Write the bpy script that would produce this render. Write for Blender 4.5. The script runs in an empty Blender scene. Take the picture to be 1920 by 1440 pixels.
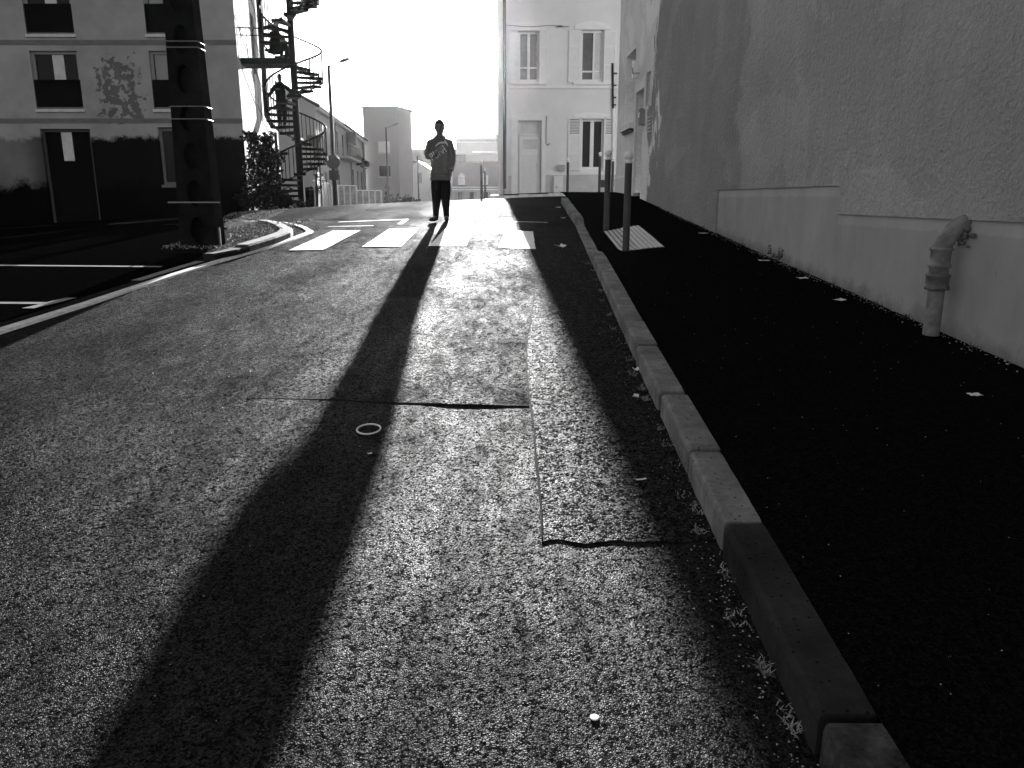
import bpy, math, random
from mathutils import Vector, Matrix, noise
from mathutils.bvhtree import BVHTree
random.seed(7)
R = math.radians
scene = bpy.context.scene
col = scene.collection

# ------------------------------------------------------------------ camera, sky, sun, exposure
CAM_H = 1.45
PITCH = math.atan(348 / 1450)
cam_d = bpy.data.cameras.new('camera')
cam_d.sensor_width = 36.0
cam_d.lens = 36.0 * 1450 / 1920
cam_d.clip_start = 0.05
cam_d.clip_end = 3000
cam = bpy.data.objects.new('camera', cam_d)
col.objects.link(cam)
cam.location = (0, 0, CAM_H)
cam.rotation_euler = (math.pi / 2 - PITCH, 0, 0)
scene.camera = cam

SUN_EL, SUN_AZ = 9.9, 2.15            # degrees; azimuth measured to the left of straight ahead
world = bpy.data.worlds.new('World')
scene.world = world
world.use_nodes = True
wn = world.node_tree
wn.nodes.clear()
w_out = wn.nodes.new('ShaderNodeOutputWorld')
w_bg = wn.nodes.new('ShaderNodeBackground')
w_sky = wn.nodes.new('ShaderNodeTexSky')
w_sky.sky_type = 'NISHITA'
w_sky.sun_disc = False
w_sky.sun_elevation = R(SUN_EL)
w_sky.sun_rotation = R(-SUN_AZ)
w_sky.dust_density = 1.6
w_bw = wn.nodes.new('ShaderNodeRGBToBW')      # black-and-white photograph
wn.links.new(w_sky.outputs[0], w_bw.inputs[0])
wn.links.new(w_bw.outputs[0], w_bg.inputs[0])
w_bg.inputs[1].default_value = 0.055
wn.links.new(w_bg.outputs[0], w_out.inputs[0])

sun_d = bpy.data.lights.new('sun', 'SUN')
sun_d.energy = 5.0
sun_d.angle = R(0.53)
sun_d.color = (1, 1, 1)
sun = bpy.data.objects.new('sun', sun_d)
col.objects.link(sun)
sdir = Vector((-math.sin(R(SUN_AZ)) * math.cos(R(SUN_EL)), math.cos(R(SUN_AZ)) * math.cos(R(SUN_EL)), math.sin(R(SUN_EL))))
sun.rotation_euler = sdir.to_track_quat('Z', 'Y').to_euler()
sun.location = (-4, 60, 30)

vs = scene.view_settings
vs.view_transform = 'Standard'
vs.look = 'None'
vs.exposure = 2.2
vs.gamma = 1.0
vs.use_curve_mapping = False
scene.cycles.max_bounces = 8
scene.cycles.volume_bounces = 0

# ------------------------------------------------------------------ ground height
def ss(a, b, t):
    t = max(0.0, min(1.0, (t - a) / (b - a)))
    return t * t * (3 - 2 * t)

def prof(y):
    if y < 17: return .075 * y
    if y < 22:
        t = y - 17
        return 1.275 + .075 * t - .0075 * t * t
    z = 1.4625
    if y > 31: z -= .03 * (min(y, 75) - 31)
    return z

def G(x, y):
    k = ss(8, 20, y)
    xx = min(x, 1.2)
    c = .04 * max(xx, -4) * k
    if xx < -4: c += .06 * (max(xx, -24) + 4) * k
    return prof(y) + c

def wav(x, y):
    if y > 40 or x < -12 or x > 9: return 0.0
    return .007 * noise.noise(Vector((x * .55, y * .4, 3.1))) + .0028 * noise.noise(Vector((x * 1.9, y * 1.3, 9.7))) + .0012 * noise.noise(Vector((x * 5.1, y * 4.0, 1.7)))

def GR(x, y):            # the road surface, with its slight unevenness
    return G(x, y) + wav(x, y)

def lerp_tab(tab, y):
    if y <= tab[0][0]: return tab[0][1]
    for (a, va), (b, vb) in zip(tab, tab[1:]):
        if y <= b: return va + (vb - va) * (y - a) / (b - a)
    return tab[-1][1]

KERB = [(-3, .70), (0, .72), (1.65, .745), (3, .78), (5.5, .84), (7.5, .90), (9.2, .95), (11, 1.0), (13.3, 1.06), (17.6, 1.08), (30, 1.1)]
def kx(y): return lerp_tab(KERB, y)
KW = .145
def kerb_h(y):           # kerb upstand: dropped at the crossing
    return .12 - .09 * (ss(9.25, 10.3, y) - ss(12.9, 13.5, y))
WALL_A = Vector((3.25, -2.0, 0)); WALL_B = Vector((2.71, 20.76, 0))
def wall_x(y): return WALL_A.x + (WALL_B.x - WALL_A.x) * (y - WALL_A.y) / (WALL_B.y - WALL_A.y)
def pave_off(x, y):
    return .112 - (.112 - (kerb_h(y) - .006)) * (1 - ss(1.2, 2.0, x))
GUT = [(-3, -4.35), (0, -4.3), (4, -4.1), (5.85, -3.92), (7, -3.76), (8.25, -3.64), (9.45, -3.49), (10.6, -3.32), (11.8, -3.22), (12.6, -3.2), (13, -3.22)]
def gut(y): return lerp_tab(GUT, y)

# ------------------------------------------------------------------ materials
MATS = {}
def gmat(name, g, rough=.8, spec=.3, metal=0.0, var=0.0, vscale=2.0, bump=0.0, bscale=30.0, bdist=.01, stretch=None, alpha=None, trans=0.0, detail=6):
    m = bpy.data.materials.new(name)
    m.use_nodes = True
    nt = m.node_tree
    b = nt.nodes['Principled BSDF']
    b.inputs['Base Color'].default_value = (g, g, g, 1)
    b.inputs['Roughness'].default_value = rough
    b.inputs['Specular IOR Level'].default_value = spec
    b.inputs['Metallic'].default_value = metal
    if trans: b.inputs['Transmission Weight'].default_value = trans
    co = None
    if var or bump:
        tc = nt.nodes.new('ShaderNodeNewGeometry')
        mp = nt.nodes.new('ShaderNodeMapping')
        if stretch: mp.inputs['Scale'].default_value = stretch
        nt.links.new(tc.outputs['Position'], mp.inputs[0])
        co = mp.outputs[0]
    if var:
        n1 = nt.nodes.new('ShaderNodeTexNoise')
        n1.inputs['Scale'].default_value = vscale
        n1.inputs['Detail'].default_value = detail
        n1.inputs['Roughness'].default_value = .65
        nt.links.new(co, n1.inputs['Vector'])
        mr = nt.nodes.new('ShaderNodeMapRange')
        mr.inputs['From Min'].default_value = .28
        mr.inputs['From Max'].default_value = .72
        mr.inputs['To Min'].default_value = g * (1 - var)
        mr.inputs['To Max'].default_value = min(1, g * (1 + var))
        nt.links.new(n1.outputs[0], mr.inputs[0])
        nt.links.new(mr.outputs[0], b.inputs['Base Color'])
    if bump:
        n2 = nt.nodes.new('ShaderNodeTexNoise')
        n2.inputs['Scale'].default_value = bscale
        n2.inputs['Detail'].default_value = 5
        nt.links.new(co, n2.inputs['Vector'])
        bp = nt.nodes.new('ShaderNodeBump')
        bp.inputs['Strength'].default_value = bump
        bp.inputs['Distance'].default_value = bdist
        nt.links.new(n2.outputs[0], bp.inputs['Height'])
        nt.links.new(bp.outputs[0], b.inputs['Normal'])
    MATS[name] = m
    return m

class NT:                # tiny node-tree shorthand
    def __init__(s, name):
        s.m = bpy.data.materials.new(name); s.m.use_nodes = True
        s.t = s.m.node_tree; s.b = s.t.nodes['Principled BSDF']
        MATS[name] = s.m
        s.pos = s.n('ShaderNodeNewGeometry').outputs['Position']
    def n(s, k, **kw):
        x = s.t.nodes.new(k)
        for a, v in kw.items(): setattr(x, a, v)
        return x
    def l(s, a, b): s.t.links.new(a, b)
    def map(s, scale):
        m = s.n('ShaderNodeMapping'); m.inputs['Scale'].default_value = scale
        s.l(s.pos, m.inputs[0]); return m.outputs[0]
    def noise(s, scale, detail=5, rough=.6, vec=None, dist=0):
        x = s.n('ShaderNodeTexNoise'); x.inputs['Scale'].default_value = scale
        x.inputs['Detail'].default_value = detail; x.inputs['Roughness'].default_value = rough
        x.inputs['Distortion'].default_value = dist
        s.l(vec or s.pos, x.inputs['Vector']); return x.outputs[0]
    def rng(s, v, a, b, c, d, clamp=True):
        x = s.n('ShaderNodeMapRange'); x.clamp = clamp
        for i, q in enumerate((a, b, c, d)): x.inputs[i + 1].default_value = q
        s.l(v, x.inputs[0]); return x.outputs[0]
    def math(s, op, a, b=None, c=None):
        x = s.n('ShaderNodeMath', operation=op)
        for i, q in enumerate((a, b, c)):
            if q is None: continue
            if isinstance(q, (int, float)): x.inputs[i].default_value = q
            else: s.l(q, x.inputs[i])
        return x.outputs[0]
    def mixv(s, f, a, b):
        x = s.n('ShaderNodeMix'); x.data_type = 'FLOAT'
        for i, q in ((0, f), (2, a), (3, b)):
            if isinstance(q, (int, float)): x.inputs[i].default_value = q
            else: s.l(q, x.inputs[i])
        return x.outputs[0]
    def xyz(s):
        x = s.n('ShaderNodeSeparateXYZ'); s.l(s.pos, x.inputs[0]); return x.outputs
    def bump(s, h, strength, dist, normal=None):
        x = s.n('ShaderNodeBump'); x.inputs['Strength'].default_value = strength; x.inputs['Distance'].default_value = dist
        s.l(h, x.inputs['Height'])
        if normal: s.l(normal, x.inputs['Normal'])
        return x.outputs[0]
    def base(s, v): s.l(v, s.b.inputs['Base Color'])
    def set(s, **kw):
        for k, v in kw.items():
            i = s.b.inputs[k.replace('_', ' ')]
            if isinstance(v, (int, float)): i.default_value = v
            else: s.l(v, i)

def asphalt(name, base, stone, rough, cover, bstr, dist, tilt=.5, streak=.5, pits=.5):
    s = NT(name)
    # warped, so that the stones differ in size and outline
    wn1 = s.n('ShaderNodeTexNoise'); wn1.inputs['Scale'].default_value = stone * .55; wn1.inputs['Detail'].default_value = 3
    s.l(s.pos, wn1.inputs['Vector'])
    ws = s.n('ShaderNodeVectorMath', operation='SUBTRACT'); s.l(wn1.outputs['Color'], ws.inputs[0]); ws.inputs[1].default_value = (.5, .5, .5)
    wm = s.n('ShaderNodeVectorMath', operation='MULTIPLY_ADD'); s.l(ws.outputs[0], wm.inputs[0]); wm.inputs[1].default_value = (2.4 / stone,) * 3; s.l(s.pos, wm.inputs[2])
    v = s.n('ShaderNodeTexVoronoi'); v.inputs['Scale'].default_value = stone
    v.inputs['Randomness'].default_value = 1.0
    s.l(wm.outputs[0], v.inputs['Vector'])
    sc = s.n('ShaderNodeSeparateColor'); s.l(v.outputs['Color'], sc.inputs[0])
    dome = s.rng(v.outputs['Distance'], 0.1, .72, 1, 0)
    rnd = sc.outputs[0]
    # coarser clumps of stones, so that the grain still reads further off
    v2 = s.n('ShaderNodeTexVoronoi'); v2.inputs['Scale'].default_value = stone * .38
    s.l(wm.outputs[0], v2.inputs['Vector'])
    sc2 = s.n('ShaderNodeSeparateColor'); s.l(v2.outputs['Color'], sc2.inputs[0])
    clump = s.noise(stone * .16, 6, .75)
    big = s.noise(1.1, 6, .62, s.map((1.0, .45, 1.0)))
    mid = s.noise(7.0, 6, .75, s.map((1.6, .55, 1)))
    worn = s.rng(s.math('ADD', s.math('MULTIPLY', big, .5), s.math('MULTIPLY', mid, .5)), .38, .62, 0, 1)
    h = s.math('ADD', s.math('MULTIPLY', dome, .8), s.math('MULTIPLY', rnd, .5))
    h = s.math('ADD', h, s.math('MULTIPLY', sc2.outputs[0], .5))
    g = s.math('ADD', s.math('ADD', s.math('MULTIPLY', rnd, .45), s.math('MULTIPLY', sc2.outputs[1], .25)), s.math('MULTIPLY', clump, .5))
    on = s.rng(g, pits - .06, pits + .16, .03, 1)                    # stone faces standing proud catch the light, pits do not
    on = s.math('MULTIPLY', on, s.rng(dome, .0, .35, .45, 1))
    tone = s.mixv(sc.outputs[1], base * .5, base * 1.6)
    tone = s.math('MULTIPLY', tone, s.rng(on, 0, 1, .35, 1))
    s.base(s.math('MULTIPLY', tone, s.rng(worn, 0, 1, .75, 1.3)))
    s.set(Roughness=s.rng(worn, 0, 1, rough + .08 * streak, rough - .06 * streak),
          Specular_IOR_Level=.4)
    geo = s.n('ShaderNodeNewGeometry')
    sub = s.n('ShaderNodeVectorMath', operation='SUBTRACT'); s.l(v.outputs['Color'], sub.inputs[0]); sub.inputs[1].default_value = (.5, .5, .5)
    mul = s.n('ShaderNodeVectorMath', operation='MULTIPLY'); s.l(sub.outputs[0], mul.inputs[0]); mul.inputs[1].default_value = (tilt, tilt, 0)
    add = s.n('ShaderNodeVectorMath', operation='ADD'); s.l(mul.outputs[0], add.inputs[0]); s.l(geo.outputs['Normal'], add.inputs[1])
    nrm = s.n('ShaderNodeVectorMath', operation='NORMALIZE'); s.l(add.outputs[0], nrm.inputs[0])
    s.l(s.bump(h, bstr, dist, nrm.outputs[0]), s.b.inputs['Normal'])
    # only the polished stone faces shine; binder and pits between them stay matt
    df = s.n('ShaderNodeBsdfDiffuse'); s.l(s.math('MULTIPLY', tone, .8), df.inputs['Color'])
    mx = s.n('ShaderNodeMixShader')
    s.l(s.math('MULTIPLY', s.math('MULTIPLY', on, cover), s.rng(worn, 0, 1, 1 - .75 * streak, 1.15)), mx.inputs[0])
    s.l(df.outputs[0], mx.inputs[1]); s.l(s.b.outputs[0], mx.inputs[2])
    s.l(mx.outputs[0], [n for n in s.t.nodes if n.type == 'OUTPUT_MATERIAL'][0].inputs['Surface'])
    return s.m

asphalt('road_asphalt', .022, 160, .49, .18, .8, .005, .55, .9)
asphalt('road_asphalt_worn', .025, 155, .53, .17, .8, .004, .6, 1.0, .52)
asphalt('road_asphalt_patch', .025, 115, .48, .16, .8, .005, .6, .4, .54)
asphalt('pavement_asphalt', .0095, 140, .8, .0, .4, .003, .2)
asphalt('lot_asphalt', .005, 120, .9, .0, .3, .003, .1)
asphalt('gravel_ground', .10, 60, .7, .3, 1.0, .012, .5)
asphalt('side_asphalt', .04, 110, .5, .26, .6, .004, .5, 1.0)
gmat('glass_black', .008, .12, .12)
gmat('crack_fill', .006, .95, .05)
gmat('road_paint', .6, .55, .5, var=.35, vscale=16, bump=.5, bscale=120, bdist=.002)
gmat('lot_paint', .22, .8, .2, var=.3, vscale=10)
def kerb_mat(name, g, dirt):
    s = NT(name)
    v = s.n('ShaderNodeTexVoronoi'); v.inputs['Scale'].default_value = 38; s.l(s.pos, v.inputs['Vector'])
    sc = s.n('ShaderNodeSeparateColor'); s.l(v.outputs['Color'], sc.inputs[0])
    pit = s.math('MULTIPLY', s.rng(v.outputs['Distance'], .12, .24, 1, 0), s.rng(sc.outputs[0], .62, .64, 0, 1))
    n1 = s.noise(7, 8, .72); n2 = s.noise(60, 4, .7); n3 = s.noise(2.3, 4, .6)
    tone = s.math('MULTIPLY', s.rng(n1, .3, .7, g * .62, g * 1.3), s.rng(n2, .3, .7, .82, 1.15))
    tone = s.math('MULTIPLY', tone, s.rng(n3, .35, .65, 1 - dirt, 1.08))
    tone = s.math('MULTIPLY', tone, s.rng(pit, 0, 1, 1, .18))
    s.base(tone); s.set(Roughness=.9, Specular_IOR_Level=.12)
    s.l(s.bump(s.math('SUBTRACT', s.math('ADD', s.math('MULTIPLY', n2, .5), n1), s.math('MULTIPLY', pit, 1.2)), .8, .006), s.b.inputs['Normal'])
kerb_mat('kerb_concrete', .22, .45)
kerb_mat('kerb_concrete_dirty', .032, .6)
gmat('kerb_broken', .045, .95, .1, var=.9, vscale=14, bump=1.0, bscale=26, bdist=.02)
gmat('edging_concrete', .68, .85, .2, var=.3, vscale=12, bump=.4, bscale=90, bdist=.003)
gmat('tactile_gap', .22, .9, .1, var=.3, vscale=12)
gmat('tactile_white', .66, .75, .3, var=.15, vscale=12)
gmat('bollard_paint', .06, .55, .4, var=.3, vscale=6)
gmat('bollard_white', .9, .45, .5)
gmat('house_render', .76, .9, .2, var=.07, vscale=1.2, bump=.25, bscale=40, bdist=.006)
gmat('house_stone', .84, .85, .2, var=.06, vscale=3)
gmat('house_plinth', .58, .9, .2, var=.12, vscale=2)
gmat('white_wood', .82, .6, .35, var=.04, vscale=6)
gmat('shutter_wood', .76, .65, .3, var=.06, vscale=8)
gmat('glass_dark', .04, .08, .5)
gmat('glass_mid', .16, .15, .5, var=.4, vscale=1.5)
gmat('curtain', .62, .9, .1, var=.15, vscale=5)
gmat('black_metal', .012, .55, .4)
gmat('stair_steel', .008, .7, .1)
gmat('iron', .05, .6, .4)
gmat('zinc', .45, .5, .4, var=.2, vscale=4)
gmat('pipe_paint', .23, .75, .2, var=.5, vscale=11, bump=.3, bscale=50, bdist=.003)
gmat('pipe_dark', .13, .7, .3, var=.5, vscale=12, bump=.5, bscale=40, bdist=.004)
gmat('lamp_grey', .05, .6, .2)
gmat('sign_back', .12, .6, .4, var=.2)
gmat('far_wall', .30, .9, .2, var=.05, vscale=.8)
gmat('far_wall_pale', .42, .9, .2, var=.05, vscale=.8)
gmat('far_roof', .07, .85, .1, var=.2, vscale=1.5)
gmat('far_roof_glare', .40, .5, .5, var=.15, vscale=1.5)  # sun reflected off these roofs is put into a paler base colour
gmat('far_roof_tile', .22, .45, .5, var=.1, vscale=2)
gmat('fence_panel', .34, .5, .4, var=.5, vscale=2.5)
gmat('fence_post', .62, .7, .3)
gmat('leaf', .025, .8, .06, var=.5, vscale=8)
gmat('leaf_light', .09, .7, .15, var=.5, vscale=8)
gmat('bark', .05, .9, .2, var=.4, vscale=12)
gmat('paper', .75, .8, .2, var=.1, vscale=30)
gmat('dry_grass', .28, .8, .2, var=.5, vscale=40)
gmat('weed_leaf', .05, .8, .2, var=.5, vscale=40)
gmat('cloth_dark', .012, .95, .03, var=.2, vscale=30)
gmat('cloth_sweat', .11, .95, .05, var=.15, vscale=30, bump=.3, bscale=18, bdist=.02)
gmat('skin', .13, .55, .35)
gmat('hair', .012, .5, .4)
gmat('shoe', .02, .6, .3)
gmat('shirt_print_grey', .42, .8, .2)
gmat('ring_metal', .85, .6, .4)
gmat('ground_far', .10, .9, .2, var=.3, vscale=.3)
gmat('concrete_pole', .011, .95, .03, var=.6, vscale=5, bump=.4, bscale=40, bdist=.006)
gmat('steel_band', .3, .5, .4, metal=.3)
gmat('plastic_black', .006, .7, .03)
gmat('band_paint', .17, .9, .2, var=.2, vscale=3)

# right wall render: coarse roughcast, paler towards the corner, a darker stretch before it, ragged edges, some repairs
s = NT('wall_render')
X, Y, Z = s.xyz()
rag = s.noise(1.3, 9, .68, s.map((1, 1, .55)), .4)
rag2 = s.noise(.55, 4, .6)
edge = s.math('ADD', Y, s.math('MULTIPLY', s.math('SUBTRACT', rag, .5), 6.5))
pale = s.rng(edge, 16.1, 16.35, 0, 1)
edge2 = s.math('ADD', Y, s.math('MULTIPLY', s.math('SUBTRACT', rag, .5), 4.0))
dark = s.math('MULTIPLY', s.rng(edge2, 10.3, 10.6, 0, 1), s.math('SUBTRACT', 1.0, pale))
tone = s.mixv(dark, .41, .315)
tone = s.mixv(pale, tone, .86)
tone = s.math('MULTIPLY', tone, s.rng(rag2, .3, .7, .82, 1.14))
rep = s.rng(s.noise(.42, 7, .6, s.map((1, 1, 1.3)), .5), .535, .545, 0, 1)
tone = s.math('MULTIPLY', tone, s.rng(rep, 0, 1, 1, 1.13))
drip = s.rng(s.noise(1.7, 7, .75, s.map((1, 2.6, .10)), .2), .60, .70, 0, .22)
tone = s.math('MULTIPLY', tone, s.math('SUBTRACT', 1.0, drip))
streaks = s.noise(3.0, 6, .7, s.map((1, 2.2, .22)))
tone = s.math('MULTIPLY', tone, s.rng(streaks, .3, .7, .95, 1.04))
grit = s.noise(34, 4, .65)
tone = s.math('MULTIPLY', tone, s.rng(grit, .35, .65, .9, 1.1))
s.base(tone); s.set(Roughness=.93, Specular_IOR_Level=.15)
lumps = s.math('ADD', s.math('MULTIPLY', s.noise(17, 5, .62), 1.0), s.math('MULTIPLY', s.noise(60, 3, .6), .3))
s.l(s.bump(lumps, 1.0, .03), s.b.inputs['Normal'])

# smooth base of that wall: trowelled render, a paler band under its top edge, scuffs and splashed dirt
s = NT('plinth_render')
X, Y, Z = s.xyz()
n1 = s.noise(2.4, 8, .7, s.map((1, 1, .5))); n2 = s.noise(11, 6, .7, s.map((1, 1.4, .4))); n3 = s.noise(.8, 4, .6)
topz = s.math('ADD', 1.31, s.math('MULTIPLY', s.rng(Y, 7.33, 7.35, 0, 1), .25))
below = s.math('SUBTRACT', topz, Z)
bandv = s.rng(s.math('ADD', below, s.math('MULTIPLY', s.math('SUBTRACT', n2, .5), .10)), .085, .10, 1, 0)
tone = s.math('MULTIPLY', s.rng(n1, .3, .7, .345, .445), s.rng(n3, .3, .7, .9, 1.1))
tone = s.math('ADD', tone, s.math('MULTIPLY', bandv, .07))
gnd = s.math('SUBTRACT', Z, s.math('ADD', s.math('MULTIPLY', Y, .075), .115))
spl = s.rng(s.math('ADD', gnd, s.math('MULTIPLY', s.math('SUBTRACT', s.noise(5, 8, .7), .5), .35)), -.02, .12, .45, 0)
scuff = s.math('MULTIPLY', s.rng(n2, .60, .72, 0, .4), s.rng(n1, .5, .6, 0, 1))
tone = s.math('MULTIPLY', tone, s.math('SUBTRACT', 1.0, s.math('MAXIMUM', spl, scuff)))
s.base(tone); s.set(Roughness=.93, Specular_IOR_Level=.12)
s.l(s.bump(s.math('ADD', n2, s.math('MULTIPLY', s.noise(55, 4), .4)), .35, .006), s.b.inputs['Normal'])

# left block: painted render with a flaked patch and a dark stain along the bottom, near black at the foot
s = NT('block_render')
X, Y, Z = s.xyz()
rag = s.noise(1.5, 10, .78)
flake = s.noise(4.4, 8, .62, None, .2)
cx = s.math('ABSOLUTE', s.math('ADD', X, 12.95)); cz = s.math('ABSOLUTE', s.math('SUBTRACT', Z, 4.85))
box = s.math('MULTIPLY', s.rng(cx, .55, 1.15, 1, 0), s.rng(cz, .7, 1.55, 1, 0))
fl = s.rng(s.math('ADD', flake, s.math('MULTIPLY', box, .27)), .735, .75, 0, 1)
fl = s.math('MULTIPLY', fl, s.rng(box, 0, .05, 0, 1))
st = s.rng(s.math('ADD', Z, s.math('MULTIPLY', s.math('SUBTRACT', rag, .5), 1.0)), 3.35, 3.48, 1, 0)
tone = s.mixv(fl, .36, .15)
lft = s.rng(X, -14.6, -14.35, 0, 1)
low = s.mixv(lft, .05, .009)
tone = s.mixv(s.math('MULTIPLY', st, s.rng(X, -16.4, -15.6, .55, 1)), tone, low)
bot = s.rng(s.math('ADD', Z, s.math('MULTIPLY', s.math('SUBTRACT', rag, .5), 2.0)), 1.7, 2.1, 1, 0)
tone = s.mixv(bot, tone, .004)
tone = s.math('MULTIPLY', tone, s.rng(s.noise(.9, 6, .65), .3, .7, .8, 1.15))
s.base(tone); s.set(Roughness=.95, Specular_IOR_Level=.02)
s.l(s.bump(s.math('SUBTRACT', s.noise(40, 4), s.math('MULTIPLY', fl, .9)), .4, .008), s.b.inputs['Normal'])

s = NT('block_side_render')
X, Y, Z = s.xyz()
strk = s.noise(2.6, 8, .72, s.map((3.2, 3.2, .35)), .3)
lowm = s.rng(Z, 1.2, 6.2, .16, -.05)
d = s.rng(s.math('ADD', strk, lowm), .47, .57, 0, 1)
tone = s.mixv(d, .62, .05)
tone = s.math('MULTIPLY', tone, s.rng(s.noise(5, 5), .3, .7, .85, 1.1))
s.base(tone); s.set(Roughness=.9, Specular_IOR_Level=.2)

# ------------------------------------------------------------------ mesh helpers
class MB:
    def __init__(s): s.v = []; s.f = []; s.sm = []
    def add(s, vs_, fs, smooth=False):
        o = len(s.v); s.v += [Vector(p) for p in vs_]
        for f in fs: s.f.append([i + o for i in f]); s.sm.append(smooth)
        return s
    def box(s, a, b, bev=0):
        (x0, y0, z0), (x1, y1, z1) = a, b
        return s.add([(x0, y0, z0), (x1, y0, z0), (x1, y1, z0), (x0, y1, z0), (x0, y0, z1), (x1, y0, z1), (x1, y1, z1), (x0, y1, z1)],
                     [(3, 2, 1, 0), (4, 5, 6, 7), (0, 1, 5, 4), (1, 2, 6, 5), (2, 3, 7, 6), (3, 0, 4, 7)])
    def obox(s, o, ux, n, u0, u1, d0, d1, z0, z1):
        """box in a wall frame: u along the wall, d outwards, z up"""
        P = lambda u, d, z: Vector((o[0], o[1], 0)) + ux * u + n * d + Vector((0, 0, z))
        pts = [P(u0, d0, z0), P(u1, d0, z0), P(u1, d1, z0), P(u0, d1, z0), P(u0, d0, z1), P(u1, d0, z1), P(u1, d1, z1), P(u0, d1, z1)]
        return s.add(pts, [(3, 2, 1, 0), (4, 5, 6, 7), (0, 1, 5, 4), (1, 2, 6, 5), (2, 3, 7, 6), (3, 0, 4, 7)])
    def tube(s, pts, r, n=8, cap=True, smooth=True):
        pts = [Vector(p) for p in pts]
        rs = r if isinstance(r, (list, tuple)) else [r] * len(pts)
        rings = []
        up = None
        for i, p in enumerate(pts):
            a = pts[max(i - 1, 0)]; b = pts[min(i + 1, len(pts) - 1)]
            t = (b - a).normalized()
            if up is None:
                up = Vector((0, 0, 1)) if abs(t.z) < .9 else Vector((1, 0, 0))
            e1 = t.cross(up).normalized(); e2 = t.cross(e1).normalized(); up = -e2
            rings.append([p + (e1 * math.cos(2 * math.pi * k / n) + e2 * math.sin(2 * math.pi * k / n)) * rs[i] for k in range(n)])
        vs_ = [q for ring in rings for q in ring]
        fs = [(i * n + k, i * n + (k + 1) % n, (i + 1) * n + (k + 1) % n, (i + 1) * n + k) for i in range(len(pts) - 1) for k in range(n)]
        s.add(vs_, fs, smooth)
        if cap:
            m = len(pts) - 1
            s.add(rings[0], [tuple(range(n - 1, -1, -1))]); s.add(rings[m], [tuple(range(n))])
        return s
    def lathe(s, c, prof_, n=16):
        c = Vector(c); vs_ = []
        for (r, z) in prof_:
            vs_ += [c + Vector((r * math.cos(2 * math.pi * k / n), r * math.sin(2 * math.pi * k / n), z)) for k in range(n)]
        fs = [(i * n + k, i * n + (k + 1) % n, (i + 1) * n + (k + 1) % n, (i + 1) * n + k) for i in range(len(prof_) - 1) for k in range(n)]
        return s.add(vs_, fs, True)
    def prism(s, poly, ext):
        """poly: list of 3-D points (planar), extruded by ext"""
        n = len(poly); ext = Vector(ext)
        a = [Vector(p) for p in poly]; b = [p + ext for p in a]
        return s.add(a + b, [tuple(range(n - 1, -1, -1)), tuple(range(n, 2 * n))] + [(k, (k + 1) % n, n + (k + 1) % n, n + k) for k in range(n)])
    def build(s, name, mat, parent=None, base=None, subdiv=False):
        """vertices are world coordinates; they are stored relative to the root's base"""
        root = parent
        while root is not None and root.parent is not None: root = root.parent
        b = Vector(base) if base is not None else (Vector(root.location) if root is not None else Vector((0, 0, 0)))
        me = bpy.data.meshes.new(name)
        me.from_pydata([v - b for v in s.v], [], s.f)
        me.polygons.foreach_set('use_smooth', s.sm)
        me.materials.append(MATS[mat])
        me.update()
        o = bpy.data.objects.new(name, me); col.objects.link(o)
        if parent is not None: o.parent = parent
        else: o.location = b
        return o

def tag(o, label=None, cat=None, group=None, kind=None):
    if label: o['label'] = label
    if cat: o['category'] = cat
    if group: o['group'] = group
    if kind: o['kind'] = kind
    return o
def thing(name, loc, label, cat, group=None):
    o = bpy.data.objects.new(name, None); col.objects.link(o)
    o.location = loc; o.empty_display_size = .2
    return tag(o, label, cat, group)
def struct(o): o['kind'] = 'structure'; return o
def inst(src, name, parent, loc=(0, 0, 0), rz=0.0, scale=(1, 1, 1)):
    o = bpy.data.objects.new(name, src if isinstance(src, bpy.types.Mesh) else src.data); col.objects.link(o)
    o.parent = parent; o.location = loc; o.rotation_euler = (0, 0, rz); o.scale = scale
    return o
def copy_tree(o, parent=None):
    c = o.copy(); col.objects.link(c); c.parent = parent
    for ch in list(o.children): copy_tree(ch, c)
    return c

def rangef(a, b, st):
    n = max(1, int(round((b - a) / st)))
    return [a + (b - a) * i / n for i in range(n + 1)]
def sheet(name, mat, xs, ys, hf, parent=None):
    m = MB(); nx = len(xs)
    m.v = [Vector((x, y, hf(x, y))) for y in ys for x in xs]
    m.f = [(j * nx + i, j * nx + i + 1, (j + 1) * nx + i + 1, (j + 1) * nx + i) for j in range(len(ys) - 1) for i in range(nx - 1)]
    m.sm = [True] * len(m.f)
    return m.build(name, mat, parent)
def ribbon_sheet(name, mat, ys, xl, xr, nx, hf, parent=None, skirt=0.0, ragged=0.0):
    """sheet between two edges xl(y), xr(y); optional skirt hanging from its rim"""
    m = MB(); n = nx + 1
    m.v = [Vector((xl(y) + (xr(y) - xl(y)) * i / nx, y, 0)) for y in ys for i in range(n)]
    for q in range(n if ragged else 0): m.v[q].y += ragged * (noise.noise(Vector((m.v[q].x * 9, 4, 1))) - .3)
    for v in m.v: v.z = hf(v.x, v.y)
    J = len(ys)
    m.f = [(j * n + i, j * n + i + 1, (j + 1) * n + i + 1, (j + 1) * n + i) for j in range(J - 1) for i in range(nx)]
    m.sm = [True] * len(m.f)
    if skirt:
        rim = [i for i in range(n)] + [j * n + nx for j in range(1, J)] + [(J - 1) * n + i for i in range(nx - 1, -1, -1)] + [j * n for j in range(J - 2, 0, -1)]
        o = len(m.v); k = len(rim)
        m.v += [m.v[i].copy() for i in rim] + [m.v[i] - Vector((0, 0, skirt)) for i in rim]
        for q in range(k):
            m.f.append((o + (q + 1) % k, o + q, o + k + q, o + k + (q + 1) % k)); m.sm.append(False)
    return m.build(name, mat, parent)

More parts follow.
